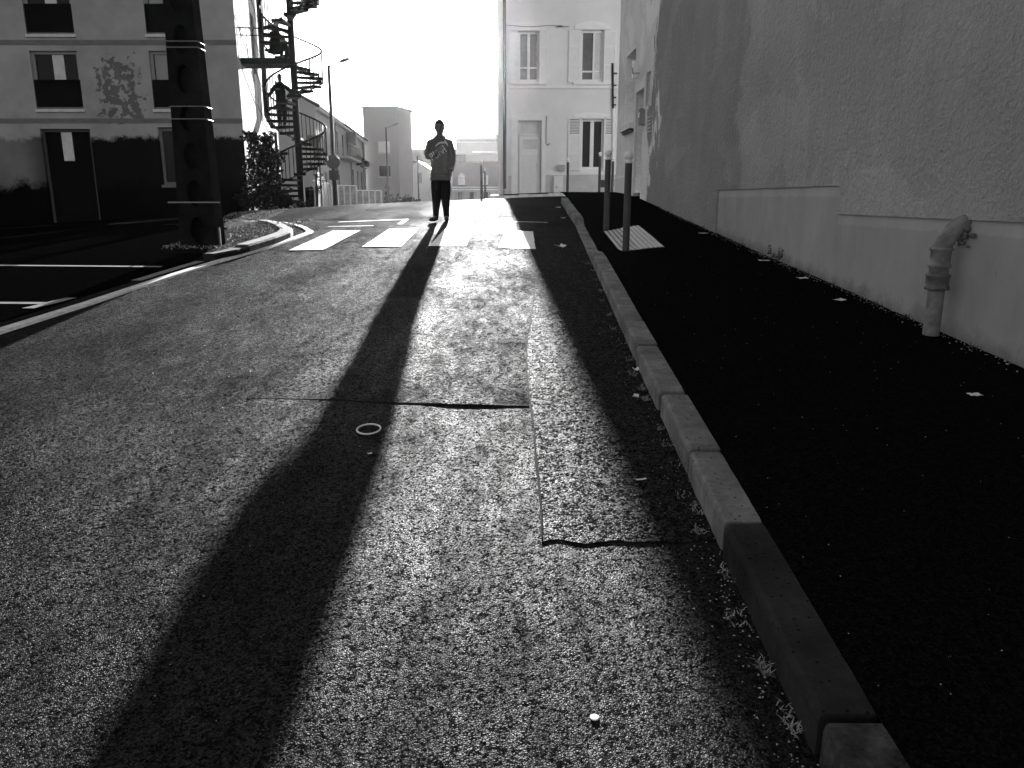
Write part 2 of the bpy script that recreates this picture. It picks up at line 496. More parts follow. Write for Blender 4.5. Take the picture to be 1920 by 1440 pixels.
# ------------------------------------------------------------------ the setting: ground, road, lot, pavement
xs = [-900, -300, -120, -60] + rangef(-40, 40, 4) + [60, 120, 300, 900]
ys = [-40, -20] + rangef(-10, 80, 3) + [100, 150, 250, 500, 1200]
struct(sheet('ground', 'ground_far', xs, ys, lambda x, y: G(x, y) - .06))

xs = rangef(-30, -12, 1.5) + rangef(-11.5, -4.5, .25) + rangef(-4.4, 1.3, .06) + rangef(1.6, 14, .6)
ys = rangef(-4, .6, .4) + rangef(.7, 16, .055) + rangef(16.2, 31, .22)
road = struct(sheet('road', 'road_asphalt', xs, ys, GR))
# cross street ahead, dustier
# older raised surfacing across the middle of the lane
def seam_y(x): return 4.33 - .14 * ss(-1.5, .1, x) + .025 * noise.noise(Vector((x * 3.1, 2.2, 0)))
def tr_l(y): return lerp_tab([(2.6, .12), (3.9, .12), (4.85, .10), (5.65, .12), (7.6, .23), (9, .30), (12.2, .34)], y) + .008 * noise.noise(Vector((.3, y * 2.6, 5)))
m = MB()
us = rangef(0, 1, 1 / 34.0)
vsq = rangef(0, 1, 1 / 130.0)
nx = len(us)
for v_ in vsq:
    for u in us:
        y = 4.3 + (12.3 - 4.3) * v_
        xl = -1.55 + .06 * noise.noise(Vector((y, .4, 1))); xr = tr_l(y) - .012
        x = xl + (xr - xl) * u
        if v_ == 0: y = seam_y(x)
        fade = ss(-1.55, -.6, x) * (1 - ss(11.2, 12.3, y))
        m.v.append(Vector((x, y, GR(x, y) + .001 + .0022 * fade * (1 + 1.6 * ss(-.6, -.25, x) * (1 - ss(-.2, .08, x)) * (1 - ss(4.3, 4.9, y))))))
J = len(vsq)
m.f = [(j * nx + i, j * nx + i + 1, (j + 1) * nx + i + 1, (j + 1) * nx + i) for j in range(J - 1) for i in range(nx - 1)]
m.sm = [True] * len(m.f)
o = len(m.v)
rim = list(range(nx)) + [j * nx + nx - 1 for j in range(1, J)]
k = len(rim)
m.v += [m.v[i].copy() for i in rim] + [m.v[i] - Vector((0, 0, .02)) for i in rim]
for q in range(k - 1):
    m.f.append((o + q + 1, o + q, o + k + q, o + k + q + 1)); m.sm.append(False)
struct(m.build('road_resurfacing', 'road_asphalt_worn'))
# trench reinstatement along the kerb
struct(ribbon_sheet('road_patch', 'road_asphalt_patch', rangef(2.68, 12.2, .07), tr_l, lambda y: kx(y) + .02, 26,
                    lambda x, y: GR(x, y) + .0035, None, .03, .03))
def strip(name, mat, pts, w, up, parent):
    m = MB(); L = []
    for i, p in enumerate(pts):
        a = Vector(pts[max(0, i - 1)]); b = Vector(pts[min(len(pts) - 1, i + 1)])
        t = (b - a).normalized(); nrm = Vector((-t.y, t.x)) * w[i] / 2
        L.append((Vector(p) + nrm, Vector(p) - nrm))
    for a, b in L:
        m.v += [Vector((a.x, a.y, GR(a.x, a.y) + up)), Vector((b.x, b.y, GR(b.x, b.y) + up))]
    m.f = [(2 * i, 2 * i + 1, 2 * i + 3, 2 * i + 2) for i in range(len(L) - 1)]; m.sm = [False] * len(m.f)
    return m.build(name, mat, parent)
def wob(a, b, n, amp, seed):
    out = []
    for i in range(n + 1):
        t = i / n
        p = Vector(a) * (1 - t) + Vector(b) * t
        d = (Vector(b) - Vector(a)).normalized()
        p = p + Vector((-d.y, d.x)) * amp * noise.noise(Vector((t * n * .45, seed, 0)))
        out.append(p)
    return out
p = wob((-2.1, 3.32), (-1.15, 3.66), 22, .05, 3)
strip('crack', 'crack_fill', p, [.004 + .012 * abs(noise.noise(Vector((i * .6, 1, 1)))) for i in range(len(p))], .003, road)
p = wob((-1.62, 4.37), (-1.05, 4.32), 16, .03, 8)
strip('crack', 'crack_fill', p, [.006 + .016 * abs(noise.noise(Vector((i * .6, 4, 1)))) for i in range(len(p))], .0045, road)
p = wob((-.18, 5.62), (.11, 5.6), 8, .02, 5)
strip('crack', 'crack_fill', p, [.014] * len(p), .0075, road)
p = wob((-2.6, 2.3), (-1.6, 2.9), 18, .06, 12)
strip('crack', 'crack_fill', p, [.004 + .006 * abs(noise.noise(Vector((i * .6, 9, 1)))) for i in range(len(p))], .003, road)

p = [Vector((tr_l(y) - .006 + .006 * noise.noise(Vector((y * 6, 3, 3))), y)) for y in rangef(2.7, 12.2, .05)]
strip('crack', 'crack_fill', p, [.006 + .022 * abs(noise.noise(Vector((q.y * 3.1, 8, 2)))) for q in p], .006, road)

# crossing stripes and the worn marking beyond them
def paint_quad(name, mat, q, n=8, up=.006, parent=None, hf=None):
    m = MB()
    a, b, c, d = [Vector(p) for p in q]           # near-left, near-right, far-right, far-left
    for j in range(n * 3 + 1):
        t = j / (n * 3)
        l = a.lerp(d, t); r = b.lerp(c, t)
        for i in range(n + 1):
            p = l.lerp(r, i / n)
            if i in (0, n): p.x += .012 * noise.noise(Vector((p.x * 9, p.y * 7, 4)))
            m.v.append(Vector((p.x, p.y, (hf or GR)(p.x, p.y) + up)))
    m.f = [(j * (n + 1) + i, j * (n + 1) + i + 1, (j + 1) * (n + 1) + i + 1, (j + 1) * (n + 1) + i) for j in range(n * 3) for i in range(n)]
    m.sm = [True] * len(m.f)
    return m.build(name, mat, parent)
for q in ([(-2.98, 10.44), (-2.52, 10.46), (-2.48, 12.92), (-2.94, 12.9)],
          [(-2.06, 10.78), (-1.53, 10.8), (-1.54, 13.15), (-2.04, 13.1)],
          [(-1.15, 10.82), (-.64, 10.82), (-.60, 13.05), (-1.10, 13.0)],
          [(-.18, 10.66), (.315, 10.45), (.33, 12.4), (-.10, 12.66)]):
    paint_quad('crosswalk_stripe', 'road_paint', q, 8, .0085, road)
for q in ([(-3.2, 13.62), (-2.4, 13.66), (-2.4, 13.74), (-3.18, 13.7)], [(-3.2, 14.5), (-1.95, 14.72), (-1.95, 14.84), (-3.2, 14.62)],
          [(-2.02, 13.9), (-1.93, 13.9), (-1.93, 14.75), (-2.02, 14.75)], [(-.6, 14.15), (.62, 13.7), (.62, 13.75), (-.6, 14.22)]):
    paint_quad('road_marking', 'road_paint', q, 3, .006, road)
# dusty side-street surface
ribbon = ribbon_sheet('side_street', 'side_asphalt', rangef(15.2, 30.8, .3), lambda y: -26, lambda y: -1.7 - .5 * ss(15, 18, y) - .06 * y + .25 * noise.noise(Vector((y * .7, 0, 2))), 60, lambda x, y: GR(x, y) + .005)
struct(ribbon)

# car park on the left
lot_edge = lambda y: gut(y) - .30
lot = struct(ribbon_sheet('car_park', 'lot_asphalt', rangef(-3, 9.5, .25), lambda y: -28, lot_edge, 90, lambda x, y: G(x, y) + .006))
lot2 = struct(ribbon_sheet('car_park', 'lot_asphalt', rangef(9.5, 27.3, .25), lambda y: -28, lambda y: lerp_tab([(9.5, -3.9), (11, -4.1), (14.2, -5.05), (16.4, -5.5), (18, -5.7), (22, -6.9), (27, -8.6)], y) + .12 * noise.noise(Vector((y * 1.5, 7, 0))), 80, lambda x, y: G(x, y) + .0075))
LH = lambda x, y: G(x, y) + .010
for q in ([(-6.6, 6.98), (-4.22, 6.92), (-4.2, 7.0), (-6.6, 7.06)], [(-4.30, 6.74), (-4.18, 6.74), (-4.05, 7.2), (-4.16, 7.2)],
          [(-6.3, 9.12), (-4.05, 8.98), (-4.05, 9.06), (-6.3, 9.2)], [(-3.98, 8.1), (-3.87, 8.1), (-3.72, 9.45), (-3.83, 9.45)]):
    paint_quad('parking_line', 'lot_paint', q, 3, 0, lot, LH)

# pavement on the right
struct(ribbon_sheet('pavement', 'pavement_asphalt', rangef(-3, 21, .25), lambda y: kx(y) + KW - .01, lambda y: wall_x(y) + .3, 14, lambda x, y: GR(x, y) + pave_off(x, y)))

# kerb stones on the right
kerb = struct(bpy.data.objects.new('kerb', None)); col.objects.link(kerb)
joints = [-1.6, -.6, .35, 1.12, 1.62, 2.60, 3.27, 4.05, 5.08, 5.80, 6.85, 8.0, 9.15, 10.35, 11.4, 12.4, 13.35, 14.4, 15.4, 16.5, 17.55]
def kerb_stone(y0, y1, mat, dx=0, dz=0, gap=.008):
    m = MB(); rng = rangef(y0 + gap, y1 - gap, .035)
    # cross-section: front foot, front face top, chamfer, top back, back foot
    for j, y in enumerate(rng):
        e = .0025 if j in (0, len(rng) - 1) else 0
        x = kx(y) + dx; h = kerb_h(y) + dz; z = G(x, y)
        w1 = .004 * noise.noise(Vector((y * 7, 1, x))) + .003 * noise.noise(Vector((y * 31, 2, x))); w2 = .005 * noise.noise(Vector((y * 9, 5, x))) + .005 * noise.noise(Vector((y * 27, 8, x)))
        chip = max(0, noise.noise(Vector((y * 11, 3, 7))) - .38) * .05; w2 += chip
        ch = min(.016, h * .35)
        m.v += [Vector((x - .004 + w1 * .5 + e, y, z - .1)), Vector((x + w1 + e, y, z + h - ch * 1.25 - e)), Vector((x + ch * .35 + w2 * .6 + e, y, z + h - ch * .4 - e)), Vector((x + ch + w2, y, z + h - e)),
                Vector((x + KW - .006 + w1 * .5, y, z + h - .001 - e)), Vector((x + KW, y, z + h - .008 - e)), Vector((x + KW, y, z - .1))]
    n = 7
    for j in range(len(rng) - 1):
        for i in range(n - 1):
            m.f.append((j * n + i, (j + 1) * n + i, (j + 1) * n + i + 1, j * n + i + 1)); m.sm.append(False)
    m.f.append(tuple(range(n))); m.sm.append(False)
    L = (len(rng) - 1) * n
    m.f.append(tuple(L + i for i in range(n - 1, -1, -1))); m.sm.append(False)
    return m.build('kerb_stone', mat, kerb)
for i, (a, b) in enumerate(zip(joints, joints[1:])):
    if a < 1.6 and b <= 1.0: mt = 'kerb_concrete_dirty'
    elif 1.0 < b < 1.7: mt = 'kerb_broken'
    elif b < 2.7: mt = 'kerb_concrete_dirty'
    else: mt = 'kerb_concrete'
    g = .012
    if abs(a - 4.05) < .01: a += .05
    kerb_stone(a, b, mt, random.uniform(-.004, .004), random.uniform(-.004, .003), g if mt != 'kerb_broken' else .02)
# dark mortar bed between the stones
mb = ribbon_sheet('mortar_bed', 'crack_fill', rangef(-1.6, 17.5, .1), lambda y: kx(y) + .012, lambda y: kx(y) + KW - .004, 2, lambda x, y: G(x, y) + kerb_h(y) - .05, kerb, .05)

# edging strip, gutter and raised island kerb on the left
edging = struct(bpy.data.objects.new('edging', None)); col.objects.link(edging)
def edge_piece(name, mat, pts, w, h0, h1, parent):
    """pts: outer edge polyline; the stone lies to its left, width w, from G+h0 to G+h1"""
    m = MB(); n = len(pts)
    for i, p in enumerate(pts):
        a = Vector(pts[max(0, i - 1)]); b = Vector(pts[min(n - 1, i + 1)])
        t = (b - a).normalized(); nr = Vector((-t.y, t.x))
        p = Vector(p); q = p + nr * w; c = p + nr * min(.03, w * .2)
        g = G(p.x, p.y)
        m.v += [Vector((p.x, p.y, g + h0)), Vector((p.x, p.y, g + h1 - min(.02, (h1 - h0) * .2))), Vector((c.x, c.y, g + h1)), Vector((q.x, q.y, g + h1)), Vector((q.x, q.y, g + h0))]
    for i in range(n - 1):
        for k in range(4):
            m.f.append((i * 5 + k, (i + 1) * 5 + k, (i + 1) * 5 + k + 1, i * 5 + k + 1)); m.sm.append(False)
    m.f.append((0, 1, 2, 3, 4)); L = (n - 1) * 5; m.f.append((L + 4, L + 3, L + 2, L + 1, L)); m.sm += [False, False]
    return m.build(name, mat, parent)
def resample(pts, st):
    out = [Vector(pts[0])]
    for a, b in zip(pts, pts[1:]):
        a, b = Vector(a), Vector(b); k = max(1, int((b - a).length / st))
        out += [a.lerp(b, (i + 1) / k) for i in range(k)]
    return out
gl = [(gut(y), y) for y in rangef(-1.5, 12.6, .47)] + [(-3.24, 12.9), (-3.34, 13.15), (-3.5, 13.55), (-3.75, 14.05), (-4.1, 14.6), (-4.6, 15.1), (-5.3, 15.6)]
gl = resample(gl, .12)
k = 0
while k < len(gl) - 2:
    seg = gl[k:k + 9]
    if len(seg) > 2: edge_piece('edging_stone', 'edging_concrete', seg, .12, -.08, .016, edging)
    k += 8
island_top = .105
ik = resample([(-3.62, 9.55), (-3.47, 9.95), (-3.40, 10.6), (-3.35, 11.2), (-3.35, 11.9), (-3.42, 12.3), (-3.56, 12.7), (-3.78, 13.2), (-4.05, 13.75), (-4.4, 14.25)], .1)
k = 0
while k < len(ik) - 2:
    seg = ik[k:k + 8]
    if len(seg) > 2:
        edge_piece('kerb_stone', 'kerb_concrete' if k else 'kerb_concrete_dirty', seg, .19, -.08, island_top if k else island_top * .8, edging)
    k += 7
# island fill: litter-strewn gravel
isl = [(p.x - .12, p.y) for p in ik] + [(-4.75, 14.4), (-5.2, 14.3), (-4.7, 13.0), (-4.3, 11.6), (-3.95, 10.2)]
m = MB()
c = Vector((-4.1, 12.2))
N = len(isl); rings_ = 9
for r_ in range(rings_ + 1):
    for p in isl:
        q = c.lerp(Vector(p), r_ / rings_)
        zz = island_top - .02 + .02 * noise.noise(Vector((q.x * 2.3, q.y * 2.3, 0)))
        m.v.append(Vector((q.x, q.y, G(q.x, q.y) + (zz if r_ < rings_ else island_top - .03))))
for r_ in range(rings_):
    for i in range(N):
        m.f.append((r_ * N + i, (r_ + 1) * N + i, (r_ + 1) * N + (i + 1) % N, r_ * N + (i + 1) % N)); m.sm.append(True)
isl_o = struct(m.build('verge', 'gravel_ground'))
# gravel verge running back towards the block
struct(ribbon_sheet('verge', 'gravel_ground', rangef(14.0, 27.0, .3), lambda y: lerp_tab([(14, -5.3), (16.4, -5.75), (18, -6.1), (22, -7.4), (27, -9.0)], y), lambda y: lerp_tab([(14, -4.7), (16, -4.9), (18, -5.2), (22, -6.2), (27, -6.6)], y), 10, lambda x, y: GR(x, y) + .012 + .01 * noise.noise(Vector((x * 4, y * 4, 0)))))

# ------------------------------------------------------------------ facades
def facade(o, ux, n, W, z0, z1, ops, depth):
    """front sheet with real openings and their reveals; ops = (u0, u1, v0, v1)"""
    m = MB(); O = Vector((o[0], o[1], 0))
    P = lambda u, z, d=0: O + ux * u + n * d + Vector((0, 0, z))
    us_ = sorted(set([0, W] + [q for a in ops for q in a[:2]])); zs = sorted(set([z0, z1] + [q for a in ops for q in a[2:4]]))
    for i in range(len(us_) - 1):
        for j in range(len(zs) - 1):
            uc = (us_[i] + us_[i + 1]) / 2; zc = (zs[j] + zs[j + 1]) / 2
            if any(a[0] < uc < a[1] and a[2] < zc < a[3] for a in ops): continue
            m.add([P(us_[i], zs[j]), P(us_[i + 1], zs[j]), P(us_[i + 1], zs[j + 1]), P(us_[i], zs[j + 1])], [(0, 1, 2, 3)])
    for a in ops:
        u0, u1, v0, v1 = a[:4]
        for (p, q) in (((u0, v0), (u1, v0)), ((u1, v0), (u1, v1)), ((u1, v1), (u0, v1)), ((u0, v1), (u0, v0))):
            m.add([P(*p), P(*q), P(*q, -depth), P(*p, -depth)], [(0, 1, 2, 3)])
    return m

def frame_bars(m, o, ux, n, u0, u1, v0, v1, d0, d1, t, mull=0, rails=(), bt=None):
    bt = bt or t
    m.obox(o, ux, n, u0, u0 + t, d0, d1, v0, v1); m.obox(o, ux, n, u1 - t, u1, d0, d1, v0, v1)
    m.obox(o, ux, n, u0 + t, u1 - t, d0 + .002, d1 - .002, v1 - t, v1); m.obox(o, ux, n, u0 + t, u1 - t, d0 + .002, d1 - .002, v0, v0 + bt)
    if mull: m.obox(o, ux, n, (u0 + u1) / 2 - mull / 2, (u0 + u1) / 2 + mull / 2, d0 + .004, d1 + .004, v0 + bt, v1 - t)
    for (z, h) in rails:
        m.obox(o, ux, n, u0 + t, u1 - t, d0 + .003, d1 - .003, z, z + h)
    return m

UX = Vector((1, 0, 0)); NY = Vector((0, -1, 0))

# --- the two-storey house at the head of the street
HB = (-.52, 29.0, 1.5)
house = thing('house', HB, 'pale two storey house with white shutters at the head of the street', 'house')
ho = (-.52, 29.0)
hu = lambda x: x + .52
ops = [(hu(2.41), hu(3.21), 5.44, 7.14), (hu(.22), hu(.94), 5.44, 7.10), (hu(.23), hu(1.05), 1.62, 4.14), (hu(2.47), hu(3.28), 2.46, 4.20)]
HW = 6.2
facade(ho, UX, NY, HW, .9, 10.5, ops, .22).build('wall', 'house_render', house)
mm = MB()
mm.add([(-.52, 29, .9), (-.52, 29, 10.5), (-.52, 37, 10.5), (-.52, 37, .9)], [(0, 1, 2, 3)])
mm.add([(5.54, 29, .9), (5.54, 29, 10.5), (5.54, 37, 10.5), (5.54, 37, .9)], [(3, 2, 1, 0)])
mm.add([(-.52, 37, .9), (5.54, 37, .9), (5.54, 37, 10.5), (-.52, 37, 10.5)], [(3, 2, 1, 0)])
mm.add([(-.52, 29.26, .9), (5.54, 29.26, .9), (5.54, 29.26, 10.5), (-.52, 29.26, 10.5)], [(0, 1, 2, 3)])
mm.build('side_wall', 'house_render', house)
rf = MB(); rf.prism([(-1.0, 28.6, 10.45), (5.9, 28.6, 10.45), (5.9, 33, 13.0), (-1.0, 33, 13.0)], (0, 0, .18)); rf.prism([(-1.0, 33.002, 13.0), (5.9, 33.002, 13.0), (5.9, 37.4, 10.45), (-1.0, 37.4, 10.45)], (0, 0, .18))
rf.build('roof', 'far_roof', house)
# string course, sill band and plinth band
MB().obox(ho, UX, NY, hu(-.1), HW, -.02, .05, 5.22, 5.33).build('string_course', 'house_stone', house)
MB().obox(ho, UX, NY, hu(1.16), HW, -.02, .05, 2.27, 2.39).build('sill_course', 'house_stone', house)
MB().obox(ho, UX, NY, hu(1.16), HW, -.02, .025, .9, 2.268).build('plinth', 'house_plinth', house)
MB().obox(ho, UX, NY, 0.012, .38, -.02, .06, .9, 10.4).build('corner_pilaster', 'house_render', house)
MB().obox(ho, UX, NY, hu(-.28), hu(.0), -.02, .022, .9, 2.25).build('plinth', 'house_plinth', house)
def lintel(u0, u1, z0, z1, rise):
    m = MB(); pts = []
    O = Vector((ho[0], ho[1], 0))
    top = [(u0 + (u1 - u0) * i / 10, z1 - rise * (2 * i / 10 - 1) ** 2) for i in range(11)]
    poly = [O + UX * u + NY * .05 + Vector((0, 0, z)) for u, z in [(u0, z0), (u1, z0)] + top[::-1]]
    return m.prism(poly, (0, .07, 0)).build('lintel', 'house_stone', house)
lintel(hu(2.18), hu(3.40), 7.15, 7.42, .14)
lintel(hu(-.02), hu(1.20), 7.11, 7.40, .08)
lintel(hu(2.22), hu(3.44), 4.21, 4.42, .07)
lintel(hu(-.02), hu(1.21), 4.15, 4.42, .09)
# upper window: open casement, curtains
def house_window(u0, u1, v0, v1, glass, rails, mull):
    f = frame_bars(MB(), ho, UX, NY, u0, u1, v0, v1, -.20, -.12, .07, mull, rails, .1).build('window', 'white_wood', house)
    MB().obox(ho, UX, NY, u0 + .06, u1 - .06, -.19, -.17, v0 + .05, v1 - .05).build('pane', glass, f)
    return f
f = house_window(hu(2.41), hu(3.21), 5.44, 7.14, 'glass_mid', [(5.78, .05)], 0)
MB().obox(ho, UX, NY, hu(2.90), hu(3.15), -.165, -.14, 5.5, 7.08).build('curtain', 'curtain', f)
MB().obox(ho, UX, NY, hu(2.84), hu(2.90), -.166, -.11, 5.5, 7.08).build('casement_stile', 'white_wood', f)
f = house_window(hu(.22), hu(.94), 5.44, 7.10, 'glass_mid', [(5.9, .05)], .09)
f = house_window(hu(2.47), hu(3.28), 2.46, 4.20, 'glass_dark', [], .13)
for a, b, z in ((2.16, 3.48, 5.34), (-.02, 1.2, 5.34)):
    MB().obox(ho, UX, NY, hu(a), hu(b), -.02, .10, z, z + .09).build('sill', 'house_stone', house)
# shutters
def shutter(u0, u1, v0, v1, louvre):
    f = MB()
    frame_bars(f, ho, UX, NY, u0, u1, v0, v1, .012, .05, .05, 0, [((v0 + v1) / 2 + .3, .06), (v0 + .55, .05)], .07)
    f = f.build('shutter', 'white_wood', house)
    if louvre:
        zt = (v0 + v1) / 2 + .36
        k = 0; z = zt + .02
        while z < v1 - .07:
            O = Vector((ho[0], ho[1], 0))
            P = lambda u, d, q: O + UX * u + NY * d + Vector((0, 0, q))
            MB().prism([P(u0 + .05, .018, z + .032), P(u0 + .05, .046, z), P(u0 + .05, .046, z + .008), P(u0 + .05, .018, z + .04)], UX * (u1 - u0 - .1)).build('slat', 'shutter_wood', f)
            z += .052
        MB().obox(ho, UX, NY, u0 + .05, u1 - .05, .014, .016, zt, v1 - .05).build('backing', 'iron', f)
        MB().obox(ho, UX, NY, u0 + .05, u1 - .05, .02, .036, v0 + .07, zt - .06).build('panel', 'shutter_wood', f)
    else:
        MB().obox(ho, UX, NY, u0 + .05, u1 - .05, .02, .036, v0 + .07, v1 - .05).build('panel', 'shutter_wood', f)
shutter(hu(1.98), hu(2.40), 5.42, 7.13, False); shutter(hu(3.22), hu(3.64), 5.42, 7.13, False)
shutter(hu(2.01), hu(2.46), 2.43, 4.25, True); shutter(hu(3.29), hu(3.68), 2.43, 4.25, True)
shutter(hu(-.12), hu(.2), 5.42, 7.1, False); shutter(hu(.96), hu(1.28), 5.42, 7.1, False)
# door with surround, transom light
for a, b in ((-.02, .215), (1.065, 1.21)):
    MB().obox(ho, UX, NY, hu(a), hu(b), -.02, .045, 1.3, 4.148).build('door_surround', 'house_stone', house)
d = MB().obox(ho, UX, NY, hu(.26), hu(1.02), -.19, -.13, 1.62, 3.62).build('door', 'white_wood', house)
frame_bars(MB(), ho, UX, NY, hu(.33), hu(.95), 3.12, 3.56, -.131, -.105, .05).build('door_light_frame', 'white_wood', d)
MB().obox(ho, UX, NY, hu(.38), hu(.90), -.135, -.122, 3.17, 3.51).build('pane', 'curtain', d)
MB().obox(ho, UX, NY, hu(.34), hu(.94), -.131, -.118, 1.78, 2.98).build('panel', 'shutter_wood', d)
MB().tube([(.93, 28.98 + .13, 2.62), (.93, 28.94 + .13, 2.62), (.86, 28.94 + .13, 2.62)], .012, 6).build('handle', 'zinc', d)
tr = frame_bars(MB(), ho, UX, NY, hu(.24), hu(1.04), 3.64, 4.13, -.19, -.12, .06).build('transom', 'white_wood', house)
MB().obox(ho, UX, NY, hu(.29), hu(.99), -.18, -.16, 3.69, 4.08).build('pane', 'curtain', tr)
MB().obox(ho, UX, NY, hu(.1), hu(1.15), -.02, .3, 1.3, 1.60).build('door_step', 'house_plinth', house)
# downpipe at the corner, hopper base
dp = MB().tube([(-.26, 28.87, 10.3), (-.26, 28.87, 1.9), (-.24, 28.86, 1.55)], .06, 10).build('downpipe', 'sign_back', house)
MB().lathe((-.25, 28.865, 1.55), [(.0, 0), (.075, 0), (.075, .22), (.06, .24)], 10).build('pipe_shoe', 'zinc', dp)
# cable duct and iron bracket on the right
cd = MB().tube([(3.52, 28.93, 6.05), (3.58, 28.93, 4.55)], .035, 8).build('cable_riser', 'black_metal', house)
for z in (5.7, 5.3, 4.9, 4.65):
    MB().box((3.54, 28.9, z), (3.68, 28.99, z + .04)).build('bracket', 'black_metal', cd)
MB().tube([(3.6, 28.94, 4.55), (3.66, 28.94, 1.5)], .05, 8).build('drainpipe', 'white_wood', house)
MB().tube([(1.215, 28.94, 4.3), (1.215, 28.94, 3.35), (1.27, 28.93, 3.3), (1.36, 28.92, 3.36)], .012, 6).build('cable', 'black_metal', house)
p = [(hu(-.1) - .66 + 4.0 * i / 24, 28.945, 7.28 - .05 * math.sin(math.pi * i / 10) ** 2) for i in range(13)] + [(1.5 + 2.4 * i / 10, 28.945, 7.22 + .12 * i / 10) for i in range(3)]
MB().tube(p, .010, 5).build('cable', 'iron', house)
mt = MB().box((1.51, 28.83, 1.6), (1.84, 28.974, 2.235)).build('meter_box', 'white_wood', house)
MB().lathe((1.61, 28.825, 1.83), [(.0, 0), (.03, .0), (.03, .03), (0, .03)], 8).build('lock', 'iron', mt)
lb = MB().box((1.66, 28.82, 2.41), (1.89, 28.948, 2.62)).build('letter_box', 'far_wall_pale', house)
MB().box((1.72, 28.80, 2.622), (1.84, 28.94, 2.66)).build('flap', 'bollard_white', lb)
MB().box((3.19, 28.93, 1.84), (3.36, 28.976, 2.1)).build('vent', 'iron', house)
MB().obox(ho, UX, NY, .0, .3, -.3, .063, .9, 2.9).build('buttress', 'house_render', house)
# house pavement with a pale kerb edge
struct(sheet('pavement', 'side_asphalt', rangef(-.75, 9, .5), rangef(26.6, 29.2, .2), lambda x, y: G(x, y) + .1 + .02 * (y - 26.6)))
hk = struct(bpy.data.objects.new('kerb', None)); col.objects.link(hk)
for i in range(10):
    x0 = -.75 + i * .98
    MB().box((x0, 26.48, G(x0, 26.5) - .1), (x0 + .965, 26.62, G(x0, 26.5) + .115)).build('kerb_stone', 'edging_concrete', hk)

# --- the rendered building on the right
wd = (WALL_B - WALL_A).normalized(); wn_ = Vector((-wd.y, wd.x, 0))
WL = (WALL_B - WALL_A).length
RB = (3.2, 4.0, .3)
rbld = thing('building', RB, 'roughcast grey building wall with smooth stepped base beside the pavement', 'building')
wo = (WALL_A.x, WALL_A.y)
def wu(y): return (y - WALL_A.y) / wd.y
ops = [(wu(18.35), wu(19.6), 3.12, 4.70), (wu(17.25), wu(18.05), 1.25, 3.70), (wu(16.42), wu(16.95), 3.30, 3.95)]
# upper roughcast stands 18 mm proud of the smooth base
STEP_Y, FADE_Y = 7.34, 11.3
m = facade((WALL_A.x + wn_.x * .02, WALL_A.y + wn_.y * .02), wd, wn_, WL, 1.565, 9.5, [(o_[0], o_[1], max(o_[2], 1.565), o_[3]) for o_ in ops], .3)
O2 = (WALL_A.x + wn_.x * .02, WALL_A.y + wn_.y * .02)
m.obox(O2, wd, wn_, 0, wu(STEP_Y), -.06, 0, 1.31, 1.566)
low_ops = [(wu(17.25), wu(18.05))]
def lowpanel(u0, u1):
    m.obox(O2, wd, wn_, u0, u1, -.3, 0, .2, 1.566)
lowpanel(wu(FADE_Y), wu(17.25)); lowpanel(wu(18.05), WL)
# underside of the upper render over the smooth base
P3 = lambda u, d, z: Vector((O2[0], O2[1], 0)) + wd * u + wn_ * d + Vector((0, 0, z))
m.add([P3(wu(STEP_Y), 0, 1.565), P3(wu(FADE_Y), 0, 1.565), P3(wu(FADE_Y), -.05, 1.565), P3(wu(STEP_Y), -.05, 1.565)], [(0, 3, 2, 1)])
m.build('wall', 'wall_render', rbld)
m = MB()
m.obox(wo, wd, wn_, 0, wu(STEP_Y), -.3, 0, -.3, 1.312)
m.obox(wo, wd, wn_, wu(STEP_Y) + .0, wu(FADE_Y) + .02, -.3, .0, .2, 1.563)
m.build('smooth_base', 'plinth_render', rbld)
m = MB(); m.obox(wo, wd, wn_, wu(18.1), WL, 0, .045, 1.0, 1.95); m.build('corner_base', 'house_stone', rbld)
m = MB()
a_, b_ = WALL_A, WALL_B
m.add([(a_.x, a_.y, -.5), (a_.x, a_.y, 9.5), (a_.x + 9, a_.y, 9.5), (a_.x + 9, a_.y, -.5)], [(0, 1, 2, 3)])
m.add([(b_.x, b_.y, -.5), (b_.x, b_.y, 9.5), (b_.x + 9, b_.y, 9.5), (b_.x + 9, b_.y, -.5)], [(3, 2, 1, 0)])
m.add([(a_.x, a_.y, 9.5), (b_.x, b_.y, 9.5), (b_.x + 9, b_.y, 9.5), (a_.x + 9, a_.y, 9.5)], [(0, 1, 2, 3)])
m.obox(wo, wd, wn_, 0, WL, -.5, -.32, -.3, 9.4)
m.build('side_wall', 'plinth_render', rbld)
# window, door and small window in the far part
u0, u1, v0, v1 = ops[0]
f = frame_bars(MB(), wo, wd, wn_, u0, u1, v0, v1, -.27, -.20, .07, .07).build('window', 'white_wood', rbld)
MB().obox(wo, wd, wn_, u0 + .06, u1 - .06, -.26, -.24, v0 + .06, v1 - .06).build('pane', 'curtain', f)
MB().obox(wo, wd, wn_, u0 - .06, u1 + .06, -.1, .14, v0 - .13, v0 - .003).build('sill', 'house_stone', f)
MB().obox(wo, wd, wn_, u0 - .02, u1 + .02, -.02, .08, v0 - .19, v0 - .132).build('sill_bracket', 'iron', f)
u0, u1, v0, v1 = ops[1]
d = MB().obox(wo, wd, wn_, u0 + .05, u1 - .05, -.27, -.22, v0 - .2, v1 - .05).build('door', 'white_wood', rbld)
MB().tube([P3(u0 + .2, -.22, 2.35), P3(u0 + .2, -.16, 2.35), P3(u0 + .3, -.16, 2.35)], .012, 6).build('handle', 'iron', d)
MB().obox(wo, wd, wn_, u1, u1 + .10, .0, .05, .9, v1 + .12).build('door_surround', 'house_stone', rbld)
